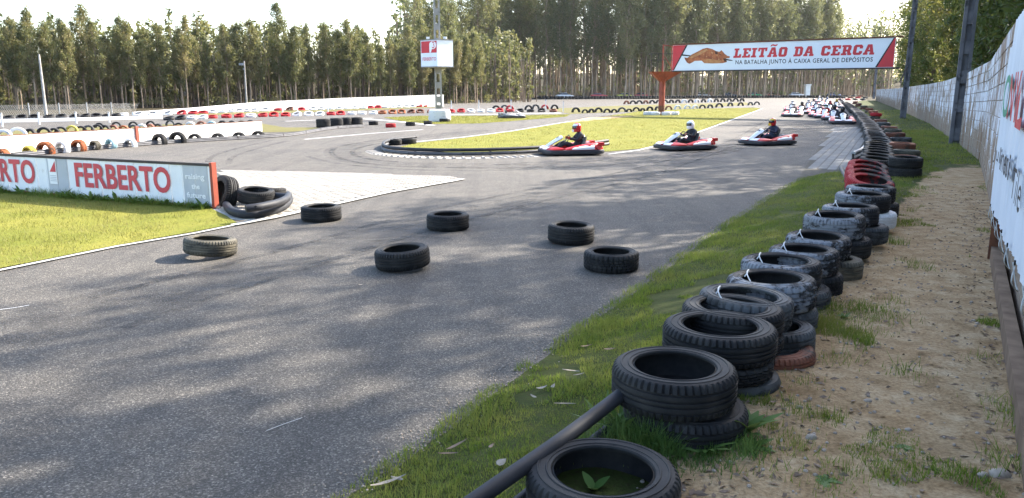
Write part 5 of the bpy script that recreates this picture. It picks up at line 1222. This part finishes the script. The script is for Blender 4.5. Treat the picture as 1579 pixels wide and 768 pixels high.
for px, hm, su, _, lk, ld in pack:
    rz = math.atan2(-.90,-.42)+rnd.uniform(-.12,.12); p = place_kart(px, rz, lk, 'racing karts', 0, 1.0); driver((p.x, p.y, 0), rz, hm, su, 'glove_black', ld, 'kart drivers', 0, 'h_white' if hm in ('h_green','h_pink') else None).scale = (1,1,1)
gk = build_kart(True); gk.scale = (KS,KS,KS); p = P(789,182.5); gk.location = p; gk.rotation_euler = (0,0,.25); tag(gk, 'stripped grey kart without driver beside the sign pole lawn', 'go kart')

# ------------------------------------------------------------------ parked cars behind the far tyre wall
def build_car(px, mat, rz, label, s_=1.0):
    p = P(*px); t = empty('parked_car', (p.x, p.y+2.5, 0), rz); t.scale = (s_,s_,s_); tag(t, label, 'car', 'cars parked behind the far tyre wall')
    mb = MB(); sec = [(-2.0,.55,.75,.70),(-1.9,.30,.90,.78),(-1.2,.25,.95,.82),(.9,.25,.93,.82),(1.7,.30,.80,.78),(2.0,.45,.68,.66)]
    mb.loft([[(x,-w,zb__),(x,w,zb__),(x,w,zt_-.1),(x,w*.9,zt_),(x,-w*.9,zt_),(x,-w,zt_-.1)] for x, zb__, zt_, w in sec]); mb.build('body', M[mat], t, 40)
    mb = MB(); mb.loft([[(x,-w,.9),(x,w,.9),(x*k,w*.82,1.32),(x*k,-w*.82,1.32)] for x, k, w in ((-1.55,.72,.74),(-.3,1,.76),(.85,.35,.74))]); gl_ = mb.build('windows', M['glass'], t)
    mb = MB(); mb.loft([[(x,-w,1.321),(x,w,1.321),(x,w*.9,1.37),(x,-w*.9,1.37)] for x, w in ((-1.13,.62),(-.3,.64),(.32,.62))]); mb.build('roof', M[mat], t)
    for x in (-1.25,1.2):
        for y in (-.74,.74):
            mb = MB(); mb.lathe([(.05,.1),(.28,.1),(.31,.06),(.31,-.06),(.28,-.1),(.05,-.1)], 14); w = mb.build('wheel', M['rub'], t, 40); w.location = (x,y,.31); w.rotation_euler = (math.pi/2,0,0)
for px, m_, rz, lab in (((872,152.6),'c_silver',.3,'pale grey car behind the far tyre wall, leftmost one'),((925,152.4),'c_red',.1,'dull red car behind the far tyre wall left of the yellow one'),((966,152),'c_yellow',.2,'yellow green car behind the far tyre wall'),((993,151.8),'c_red',0,'red car behind the far tyre wall just left of the red post'),((1086,151),'c_white',.1,'white car behind the far tyre wall'),((1128,150.8),'c_dark',.1,'dark car between the white and the green ones'),((1167,150.5),'c_green',.1,'green car behind the far tyre wall'),((1199,150.4),'c_red',.1,'red car right of the green one'),((1233,150.3),'c_silver',.1,'silver car beside the white upright block'),((1291,149.5),'c_blue',.3,'blue car at the far end near the block wall')):
    build_car(px, m_, rz, lab, 1.0)
p = P(1244,150.5); mb = MB(); mb.loft([[(p.x+dx*w, p.y+dy*w, z) for dx, dy in ((-.5,-.5),(.5,-.5),(.5,.5),(-.5,.5))] for z, w in ((0,1.25),(.4,1.2),(3.1,1.2),(3.25,1.5),(3.5,1.5))]); tag(mb.build('white_column', M['white_wall']), 'white upright block standing at the far edge of the track', 'column')

# ------------------------------------------------------------------ trees
rng = np.random.default_rng(11)
def leaf_cloud(centres, radii, per, size, asp=.35, droop=.5):
    """leaf-sized quads gathered in clumps; arrays in, (V, F) out"""
    C = np.repeat(centres, per, axis=0); Rr = np.repeat(radii, per, axis=0); n = len(C)
    d = rng.normal(size=(n,3)); d /= np.linalg.norm(d, axis=1, keepdims=True)
    p = C+d*Rr*(rng.random((n,1))**.45)
    a = rng.normal(size=(n,3)); a[:,2] -= droop; a /= np.linalg.norm(a, axis=1, keepdims=True)
    b = np.cross(a, rng.normal(size=(n,3))); b /= np.linalg.norm(b, axis=1, keepdims=True)
    s = size*(.6+.8*rng.random((n,1))); A = a*s; B = b*s*asp
    V = np.empty((n*4,3)); V[0::4] = p-A*.5; V[1::4] = p+B*.5; V[2::4] = p+A*.5; V[3::4] = p-B*.5
    return V, np.arange(n*4).reshape(n,4)
def make_tree(seed, H, lo, crown_r, nb_, per, size, trunk_r, bark, leaf, clump=.55, top_heavy=True, asp=.35):
    rr = random.Random(seed); t = empty('eucalyptus_tree')
    mb = MB(); bend = [(rr.uniform(-.02,.02)*H*k/4, rr.uniform(-.02,.02)*H*k/4, H*.97*k/6) for k in range(7)]
    bend[0] = (0,0,-.2); mb.tube(bend, [trunk_r*(1-.86*k/6) for k in range(7)], 7)
    cen = []; rad = []; pers = []
    def axis(z):
        f = max(0, min(5.999, z/(H*.97)*6)); i = int(f); a, b = Vector(bend[i]), Vector(bend[i+1]); return a.lerp(b, f-i)
    for k in range(nb_):
        f = (k+.5)/nb_; z = H*(lo+(1-lo)*f**(.9)); a = rr.uniform(0, 6.283)
        prof = (.12+.95*(1-f**1.5)*min(1, .45+2.2*f)) if H < 12 else (math.sin(math.pi*min(1, .12+.86*f))**.7) if not top_heavy else (.35+.65*math.sin(math.pi*min(1, .1+.85*f)))
        r = crown_r*prof*rr.uniform(.35,1.0); base = axis(z*.90-.25); end = axis(min(z, H*.95))+Vector((math.cos(a)*r, math.sin(a)*r, r*.35+.1))
        mb.tube([base, base.lerp(end, .55)+Vector((0,0,-.05*r)), end], [trunk_r*.26*(1.1-f), trunk_r*.16*(1.1-f), .008], 4)
        m_ = 1 if r < crown_r*.4 else 2
        for j in range(m_):
            q = base.lerp(end, 1-.42*j); pers.append(per if top_heavy else max(5, int(per*(1.25-1.08*f)))); cen.append((q.x+rr.uniform(-.2,.2), q.y+rr.uniform(-.2,.2), q.z+rr.uniform(-.2,.2))); s_ = clump*rr.uniform(.6,1.25); rad.append((s_, s_, s_*1.15))
    cen.append((axis(H*.97).x, axis(H*.97).y, H)); rad.append((clump*.5, clump*.5, clump*1.1)); pers.append(per if top_heavy else 10)
    mb.build('trunk', M[bark], t, 60)
    V, F = leaf_cloud(np.array(cen), np.array(rad), np.array(pers), size, asp); link('crown', raw_mesh('crown', V, F, M[leaf]), t)
    return t
def put_tree(proto, used, loc, s, label, group):
    t = copy_tree(proto) if used.get(proto.name) else proto; used[proto.name] = True
    t.location = loc; t.rotation_euler = (rnd.uniform(-.03,.03), rnd.uniform(-.03,.03), rnd.uniform(0,6.28)); t.scale = (s*rnd.uniform(.9,1.1), s*rnd.uniform(.9,1.1), s); tag(t, label, 'tree', group); return t
def zone(x, y):
    px = IMG_W/2+x/y*FOC
    for lim, w in ((66,'left of the leaning pole'),(220,'just right of the leaning pole'),(380,'left of the lamp pole'),(530,'just right of the lamp pole'),(672,'left of the sign pole'),(820,'just right of the sign pole'),(1020,'left of the red post'),(1200,'behind the banner'),(1380,'behind the banner end')):
        if px < lim: return w
    return 'far right'
used = {}
young = [make_tree(20+k, 11.0, .26+.05*(k % 3), 1.65, 62, 46, .27, .11, 'bark', 'euc', .50) for k in range(5)]
tall = [make_tree(40+k, 25.0, .24+.08*(k % 3), 3.1, 84, 26, .48, .21, 'bark', 'euc_tall', .85) for k in range(5)]
# edge of the left wood
LE = [(-112,66),(-70,72),(-45,80),(-30,92),(-12,106),(-4,116)]
def le_y(x): return interp(LE, x)
nfront = 84
for row, (n_, off, lab) in enumerate(((nfront,0,'young eucalyptus in the left wood front row'),(56,3.5,'young eucalyptus in the left wood second row'))):
    for k in range(n_):
        x = -108+(104/n_)*(k+.5)+rnd.uniform(-.6,.6); y = le_y(x)+off+rnd.uniform(-1,1); d = math.hypot(x, y)
        hfrac = .66+.0017*(x+108)+rnd.uniform(-.14,.12)+(.34*rnd.random() if rnd.random() < .25 else 0)
        put_tree(young[rnd.randrange(5)], used, (x, y, -.05), hfrac, lab+', '+zone(x, y), 'eucalyptus trees of the left wood, '+('front row ' if row == 0 else 'second row ')+zone(x, y))
# tall wood behind the far end
RE = [(-22,150),(-10,172),(0,192),(30,184),(60,205),(100,236)]
for row, (n_, off, lab) in enumerate(((66,0,'tall slender eucalyptus in the far wood front row'),(54,6,'tall slender eucalyptus in the far wood second row'))):
    for k in range(n_):
        x = -20+(118/n_)*(k+.5)+rnd.uniform(-.7,.7); y = interp(RE, x)+off+rnd.uniform(-2,2)
        put_tree(tall[rnd.randrange(5)], used, (x, y, -.05), rnd.uniform(.92,1.25)*(1 if x > -8 else .8), lab+', '+zone(x, y), 'tall eucalyptus trees of the far wood, '+('front row ' if row == 0 else 'second row ')+zone(x, y))
# wood mass farther back
def mass(name, label, spots, H, leaf, bark, f0=.18, extra=0, leaves=14):
    Vt = []; Ft = []; o_ = 0; cen = []; rad = []; mb = MB()
    for x, y, h in spots:
        mb.tube([(x,y,-.2),(x+rnd.uniform(-.4,.4),y,h*.55),(x,y,h*.95)], [.012*h,.008*h,.02], 4, caps=False)
        for k in range(extra):
            a, b = x+rnd.uniform(-2.5,2.5), y+rnd.uniform(-3,3); mb.tube([(a,b,-.2),(a+rnd.uniform(-.3,.3),b,h*.7)], [.007*h,.004*h], 4, caps=False)
        for k in range(15):
            f = f0+(1-f0)*(k+.5)/15; r = h*.11*math.sin(math.pi*min(1,.15+.8*f)); a = rnd.uniform(0,6.28); q = rnd.uniform(.1,1)
            cen.append((x+math.cos(a)*r*q, y+math.sin(a)*r*q, h*f)); rad.append((h*.05,h*.05,h*.06))
    t = empty(name); tag(t, label, kind='stuff')
    V, F = leaf_cloud(np.array(cen), np.array(rad), leaves, H*.05, .45); o = link('crowns', raw_mesh('crowns', V, F, M[leaf]), t); o['kind'] = 'stuff'
    o = mb.build('trunks', M[bark], t); o['kind'] = 'stuff'
sp = []
for k in range(460):
    x = rnd.uniform(-125, 3); sp.append((x, le_y(x)+6+rnd.uniform(0,22), rnd.uniform(6.8,9.6)*(1+.002*(x+108))))
mass('wood_interior', 'depth of the left wood behind its edge trees', sp, 11, 'euc', 'bark_dark', .06, 3, 19)
sp = []
for k in range(190):
    x = rnd.uniform(-28, 120); sp.append((x, interp(RE, x)+12+rnd.uniform(0,40), rnd.uniform(20,28)))
mass('wood_interior', 'depth of the tall far wood behind its edge trees', sp, 22, 'euc_tall', 'bark', .12, 5, 11)
sp = []
for k in range(60):
    x = rnd.uniform(118, 215); sp.append((x, 285+rnd.uniform(0,40), rnd.uniform(24,33)))
mass('far_wood', 'hazy far trees seen in the gap left of the roadside trees', sp, 24, 'euc_tall', 'bark_dark')
def rise(name, edge, xs, d0, d1, h):
    mb = MB(); rows = []
    for f in np.linspace(0, 1, 7):
        rows.append([(x, interp(edge, x)+d0+(d1-d0)*f, -.045+h*sstep(xs[-1], xs[-1]-45, x)*f*f*(3-2*f)*(1+.15*mnoise.noise(Vector((x*.05, f*2, 0))))) for x in xs])
    mb.loft(rows, caps=False, closed_ring=False); tag(mb.build(name, M['forest_floor'], None, 60), kind='structure')
rise('added_rise', LE, list(np.linspace(-190, -2, 40)), 12, 60, 6.5)  # ground rise added behind the woods to close bright sky gaps between trunks
rise('added_rise', RE, list(np.linspace(-60, 230, 40)), 25, 110, 8)
# low scrub and fallen bark under the woods
def scrub(name, label, pts, h, leaf):
    cen = np.array([(x, y, rnd.uniform(.1,h)) for x, y in pts]); rad = np.array([(.7,.7,.45)]*len(pts))
    V, F = leaf_cloud(cen, rad, 40, .3, .4, .0); V[:,2] = np.maximum(V[:,2], -.04); o = link(name, raw_mesh(name, V, F, M[leaf])); tag(o, label, kind='stuff')
scrub('undergrowth', 'low scrub under the left wood', [(x, le_y(x)+rnd.uniform(1,9)) for x in [rnd.uniform(-112,-3) for k in range(260)]], 1.0, 'euc')
scrub('undergrowth', 'low scrub under the far wood', [(x, interp(RE, x)+rnd.uniform(0,14)) for x in [rnd.uniform(-20,98) for k in range(420)]], 3.2, 'euc_tall')
# trees behind the block wall: leafier, nearer
near = [make_tree(70+k, 13.0, .10+.05*(k % 2), 2.6, 120, 66, .30, .17, 'bark_dark', 'euc_near', .52, False, .30) for k in range(4)]
nt_ = 0
def wz(y): return 'over the tarpaulin banner' if y < 14 else ('by the nearest dark pole' if y < 30 else ('between the two dark poles' if y < 49 else 'beyond the far dark pole'))
def wall_tree(y, off, s):
    global nt_
    n_, t_ = wnorm(max(y, .3)); p = Vector((xw(max(y,.3)), y, 0))-n_*off
    if y < .3: p = Vector((1.6+off, y, 0))
    put_tree(near[nt_ % 4], used, (p.x, p.y, -.05), s, 'leafy dark eucalyptus behind the block wall, '+wz(y), 'leafy trees behind the block wall, '+wz(y)); nt_ += 1
_keep = rnd; rnd = random.Random(TREE_SEED)
for k in range(20): wall_tree(0.5+k*4.4+rnd.uniform(-1.3,1.3)+(k*k*.03), 2.6+rnd.uniform(-.5,.8), rnd.uniform(.9,1.26))
for k in range(7): wall_tree(-3+k*9.5+rnd.uniform(-1,1), 6.4+rnd.uniform(-.8,.8), rnd.uniform(.85,1.1))
rnd = _keep
p = P(1206,150.5); cl = leaf_cloud(np.array([(p.x+rnd.uniform(-1.5,1.5), p.y+3, rnd.uniform(.6,2.0)) for k in range(14)]), np.array([(.7,.7,.6)]*14), 60, .3, .4)
t = empty('bush', (p.x, p.y+3, 0)); tag(t, 'pale green bush at the edge of the far wood', 'bush'); o = link('foliage', raw_mesh('foliage', *cl, M['bush']), t); o.matrix_parent_inverse = Matrix.Translation(-Vector((p.x, p.y+3, 0)))
mb = MB(); mb.tube([(0,0,-.1),(.1,0,.8),(0,.1,1.5)], [.08,.06,.02], 5); mb.build('stem', M['bark_dark'], t)

# ------------------------------------------------------------------ grass blades
def fbm(x, y, s): return mnoise.noise(Vector((x*s, y*s, 1.7)))
def blades(name, label, pts, hgt, wid, mat, lean=.5, parent=None):
    pts = np.asarray(pts); n = len(pts); a = rng.random(n)*6.283; h = hgt*(.5+rng.random(n)); h *= np.array([1+1.3*max(-.5, fbm(p[0], p[1], 2.3)+.4*fbm(p[0], p[1], 9)) for p in pts]); w = wid*(.7+.6*rng.random(n))
    dx = np.cos(a)*w/2; dy = np.sin(a)*w/2; la = rng.random(n)*6.283; ll = h*lean*rng.random(n)
    V = np.empty((n*3,3)); V[0::3] = pts+np.stack([dx,dy,-.01+0*dx],1); V[1::3] = pts-np.stack([dx,dy,.01+0*dx],1)
    V[2::3] = pts+np.stack([np.cos(la)*ll, np.sin(la)*ll, h],1)
    o = link(name, raw_mesh(name, V, np.arange(n*3).reshape(n,3), M[mat]), parent); tag(o, label, kind='stuff'); return o
pts = []
def scatter_verge(y0, y1, dens, hscale=1):
    n = int((y1-y0)*5*dens)
    for _ in range(n):
        y = rnd.uniform(y0, y1); x0, x1 = xl(y), xw(y)
        if rnd.random() > (x1-x0)/5.0: continue
        x = rnd.uniform(x0-.03, x1); dm = dirt_mask(x, y) if x-x0 > .12 else 0.0
        nz = fbm(x, y, 1.1)+.5*fbm(x, y, 4)
        if dm > .3 and nz < .02+.40*dm: continue
        if dm <= .3 and nz < -.45: continue
        if x-x0 < .10 and rnd.random() < .45: continue
        if math.hypot(x-S0C.x, y-S0C.y) < .30: continue
        pts.append((x, y, verge_z(x, y)))
S0C = P(930,722,.29)
scatter_verge(2.6, 6.5, 8200); scatter_verge(6.5, 11, 4200); scatter_verge(11, 18, 2000)
blades('verge_grass', 'short green grass on the verge beside the track', pts, .029, .0062, 'grass_dark', 1.0)
pts = []; scatter_verge(18, 34, 420); scatter_verge(34, 70, 60)
blades('verge_grass', 'grass strip along the foot of the block wall', pts, .055, .016, 'grass_dark', .8)
pts = []
for cx_, cy_, n in ((950,672,260),(985,688,300),(1015,697,300),(1050,704,260),(1085,706,220),(1115,700,200),(1140,692,200),(1060,722,160),(1150,706,120),(900,690,160),(1100,722,120)):
    c = P(cx_, cy_, .12)
    for _ in range(n):
        x, y = c.x+rnd.gauss(0,.06), c.y+rnd.gauss(0,.05); pts.append((x, y, verge_z(x, y)))
blades('tall_grass', 'taller fresh grass round the nearest tyre stack', pts, .075, .006, 'weed', 1.0)
# denser tufts on the dirt path
tufts = [P(x, y, .1) for x, y in ((1310,484),(1330,490),(1285,480),(1268,520),(1298,524),(1330,540),(1212,632),(1250,640),(1235,600),(1290,560),(1370,470),(1398,410),(1420,420),(1300,740),(1275,755),(1200,700),(1225,680),(1560,660),(1550,640),(1395,585),(1420,295),(1400,330),(1380,380),(1510,560),(1555,730),(1180,735),(1262,655),(1345,520),(1230,700))]
pts = []
for k, c in enumerate(tufts):
    n = 420 if k < 3 else rnd.choice([50,80,120]); s_ = .16 if k < 3 else .07
    for _ in range(n):
        x, y = c.x+rnd.gauss(0,s_), c.y+rnd.gauss(0,s_); pts.append((x, y, verge_z(x, y)))
blades('path_grass', 'small grass tufts growing on the dirt path', pts, .05, .005, 'grass_dark', .9)
def scatter_poly(poly, n):
    xs = [p[0] for p in poly]; yy = [p[1] for p in poly]; out = []
    while len(out) < n:
        x, y = rnd.uniform(max(min(xs),-16),max(xs)), rnd.uniform(min(yy),max(yy))
        if inside(poly, x, y): out.append((x, y, .012))
    return out
blades('lawn_grass', 'sunny cut grass in front of the sheet barrier', scatter_poly([tuple(p) for p in ISL_L], 52000), .028, .007, 'grass_sun', .9)
blades('lawn_grass', 'sunny grass of the central hairpin lawn', scatter_poly([tuple(p) for p in ISL], 60000), .030, .018, 'grass_sun', .9)
blades('lawn_grass', 'sunny grass round the sign pole', scatter_poly([tuple(p) for p in ISL_B], 16000), .04, .03, 'grass_sun', .9)

# ------------------------------------------------------------------ weeds, leaf litter, stones
def weed(c, n, L, w, label, up=.6, name='weed_plant'):
    t = empty(name, c); tag(t, label, 'plant', 'weeds along the barrier and tyres')
    for k in range(n):
        a = 2*math.pi*k/n+rnd.uniform(-.4,.4); l = L*rnd.uniform(.6,1.15); e = rnd.uniform(.35,1)*up; mb = MB(); pr = []
        for j in range(5):
            f = j/4; r = l*f*math.cos(e*(1-.5*f)); z = l*(math.sin(e)*f-.35*f*f*(1-up*.6)); ww = w*math.sin(math.pi*min(1,.12+.86*f))*.5+.001
            pr.append((Vector((math.cos(a)*r, math.sin(a)*r, z)), Vector((-math.sin(a), math.cos(a), 0))*ww))
        vs = []; 
        for q, s_ in pr: vs += [q-s_+Vector((0,0,ww*.3)), q, q+s_+Vector((0,0,ww*.3))]
        fs = []
        for j in range(4):
            for i in range(2): fs.append((j*3+i, j*3+i+1, (j+1)*3+i+1, (j+1)*3+i))
        mb.add(vs, fs); mb.build('leaf', M['weed'], t)
def vp(px, py): 
    p = P(px, py, .1); return Vector((p.x, p.y, verge_z(p.x, p.y)))
for (x, y), n, L, w, up, lab in (((962,676),16,.20,.03,1.15,'leafy weed at the left foot of the nearest tyre stack'),((1000,692),14,.18,.028,1.1,'leafy weed in front of the nearest tyre stack'),((1042,700),12,.15,.03,1.0,'low leafy weed before the nearest stack, right of middle'),((1146,678),14,.19,.055,1.0,'broad leaved grey green weed at the right foot of the nearest stack'),((1160,700),12,.11,.04,.6,'flat rosette weed on dirt right of the nearest stack'),((1088,704),12,.14,.03,.95,'small weed between the two nearest tyre groups'),((935,668),12,.2,.022,1.25,'narrow weed by the pipe end'),((1272,752),14,.09,.022,.25,'star shaped rosette on the dirt near the bottom edge'),((1220,520),8,.07,.025,.7,'small weed beside the faded red bottom tyre'),((1395,700),9,.05,.02,.5,'tiny weed in the middle of the dirt path'),((1300,495),9,.08,.02,.9,'weed in the big grass tuft on the path')):
    weed(vp(x, y), n, L, w, lab, up)
q = P(915,755,.14); weed(Vector((q.x, q.y, .14)), 3, .085, .045, 'seedling with two broad leaves inside the nearest tyre', 1.1)
for k, px in enumerate((8,40,108,128,150,186,214,262,280,306,318,236,168)):
    u = FP.uz(px, 300)[0]; c = FP.pt(u, .01, .10+rnd.uniform(-.04,.05)); weed(c, rnd.choice([10,13,16]), rnd.uniform(.13,.24), .045, 'leafy green weed growing at the foot of the lettered barrier', 1.1)
# strip of longer grass along the barrier foot
pts = [tuple(FP.pt(rnd.uniform(0,FP.len), .012, abs(rnd.gauss(.06,.09)))) for _ in range(5200)]
blades('barrier_grass', 'longer dark grass along the foot of the lettered barrier', pts, .08, .008, 'grass_dark', .8)
def litter(c, L, w, rz, mat, label, curl=.3, name='dry_leaf'):
    mb = MB(); vs = []; n = 7
    for j in range(n+1):
        f = j/n; x = (f-.5)*L; b = w*math.sin(math.pi*min(1,.08+.9*f))*.5+.0006; z = .012+curl*L*.35*(2*f-1)**2; y = .18*L*math.sin(f*2.6)
        vs += [(x, y-b, z), (x, y, z+.004), (x, y+b, z)]
    fs = []
    for j in range(n):
        for i in range(2): fs.append((j*3+i, j*3+i+1, j*3+i+4, j*3+i+3))
    mb.add(vs, fs); o = mb.build(name, M[mat], None, 60); o.location = c; o.rotation_euler = (rnd.uniform(-.15,.15), rnd.uniform(-.15,.15), rz); tag(o, label, 'leaf'); return o
lit = [((600,733),.17,.026,.35,'dry_pale','long pale dry leaf near the bottom of the verge'),((612,727),.07,.02,-.6,'dry_pale','small pale leaf crossing the long one'),((706,681),.13,.02,.6,'dry','brown upturned bark strip on the verge'),((690,692),.10,.015,.1,'dry','dark bark strip below the upturned one'),((871,630),.13,.014,.2,'dry_pale','curved pale bark strip in the middle of the verge'),((836,596),.07,.035,.3,'dry_pale','broad pale leaf on the verge'),((855,596),.05,.025,1.2,'dry_pale','small oval leaf right of the broad pale one'),((822,609),.05,.02,-1.0,'dry_pale','small folded leaf left of the broad pale one'),((880,571),.11,.016,-.35,'dry_pale','arched pale bark strip on the upper verge'),((893,583),.08,.014,.4,'dry_pale','short strip below the arched pale one'),((775,727),.06,.045,.8,'dry_pale','pale curled scrap beside the near pipe'),((940,540),.09,.02,.3,'dry','brown leaf on the verge near the second stack'),((905,527),.10,.012,.5,'dry','thin dark twig on the verge'),((760,690),.07,.02,1.2,'dry','brown leaf left of the near pipe'),((1190,640),.05,.02,.3,'dry','brown leaf on dirt beside the second stack'),((1420,560),.09,.03,.2,'dry','brown leaf scrap in the middle of the dirt path'),((1320,440),.06,.03,.9,'dry','brown leaf on the path beyond the grass tuft'),((556,431),.05,.02,.6,'dry_pale','pale leaf lying on the asphalt near the loose tyres'),((838,342),.06,.02,.2,'dry_pale','tiny pale leaf on asphalt between the loose tyres')]
for (x, y), L, w, rz, m_, lab in lit:
    p = P(x, y, .08); z = verge_z(p.x, p.y) if p.x > xl(p.y) else 0.004; litter((p.x, p.y, z+.012), L, w, rz, m_, lab, rnd.uniform(.1,.4))
mb = MB()
for k in range(900):
    y = 2.6+12*rnd.random()**1.6; x = rnd.uniform(xt(y)+.2, xw(y)); r = rnd.uniform(.004,.012)*(1 if rnd.random() < .95 else 1.6); z = verge_z(x, y); ring = []
    for zz, f in ((-.3,.9),(.35,1),(.8,.5)): ring.append([(x+math.cos(t*1.047)*r*f*rnd.uniform(.75,1.2), y+math.sin(t*1.047)*r*f*rnd.uniform(.75,1.2), z+zz*r) for t in range(6)])
    mb.loft(ring)
tag(mb.build('gravel', M['stone']), 'loose pebbles scattered over the dirt path', kind='stuff')
mb = MB()
for k in range(1500):
    y = 2.7+13*rnd.random()**1.5; x = xl(y)+rnd.gauss(-.03,.09); r = rnd.uniform(.003,.008); z = verge_z(x, y) if x > xl(y) else .001; ring = []
    for zz, f in ((-.3,.9),(.35,1),(.8,.5)): ring.append([(x+math.cos(t*1.257)*r*f*rnd.uniform(.75,1.2), y+math.sin(t*1.257)*r*f*rnd.uniform(.75,1.2), z+zz*r) for t in range(5)])
    mb.loft(ring)
tag(mb.build('edge_grit', M['stone']), 'loose grit along the edge of the asphalt', kind='stuff')
V = []; Fq = []
for k in range(2600):
    y = 2.7+11*rnd.random()**1.5; t = abs(rnd.gauss(0,.45)) if rnd.random() < .6 else rnd.uniform(0, 3); x = xt(y)+.22+t if rnd.random() < .75 else xw(y)-abs(rnd.gauss(0,.3))-.05
    if x > xw(y)-.03: continue
    L = rnd.uniform(.008,.03); w = L*rnd.uniform(.2,.5); a = rnd.uniform(0,6.28); z = verge_z(x, y)+.004; ca, sa = math.cos(a), math.sin(a); i = len(V)
    V += [(x-ca*L, y-sa*L, z), (x-sa*w, y+ca*w, z+rnd.uniform(0,.012)), (x+ca*L, y+sa*L, z+rnd.uniform(0,.01)), (x+sa*w, y-ca*w, z)]; Fq.append((i,i+1,i+2,i+3))
tag(link('leaf_litter', raw_mesh('leaf_litter', np.array(V), np.array(Fq), M['dry'])), 'crumbled dry leaves and bark bits on the dirt path', kind='stuff')
for k, (x, y) in enumerate(((1540,742),(1250,686),(1338,625),(1232,636),(1400,672),(1515,745))):
    p = vp(x, y); mb = MB(); s_ = (.035,.022,.018,.016,.014,.02)[k]; ring = []
    for zz, f in ((-.2,1),(.4,.95),(.8,.5)): ring.append([(math.cos(t*.785)*s_*f*rnd.uniform(.8,1.25)*1.3, math.sin(t*.785)*s_*f*rnd.uniform(.8,1.2), zz*s_) for t in range(8)])
    mb.loft(ring); o = mb.build('stone', M['stone'], None, 60); o.location = p; tag(o, ['ochre stone at the bottom right of the dirt path','white stone on dirt below the nearest stack','pale pebble right of the second stack on the dirt','pale stone right of the nearest stack','small stone in the middle of the path','stone left of the ochre one at the bottom right'][k], 'stone')

# ------------------------------------------------------------------ thin haze in the air
hm, hnt, hbs = newmat('haze_air'); hnt.nodes.remove(hbs)
pv = N(hnt, 'ShaderNodeVolumePrincipled'); pv.inputs['Color'].default_value = (.93,.95,1,1); pv.inputs['Density'].default_value = HAZE; pv.inputs['Anisotropy'].default_value = .3
hnt.links.new(pv.outputs[0], hnt.nodes['Material Output'].inputs['Volume'])
mb = MB(); mb.box((0,600,20.5), (1900,1900,45)); tag(mb.build('haze', hm), 'thin pale haze in the air over the track', kind='stuff')
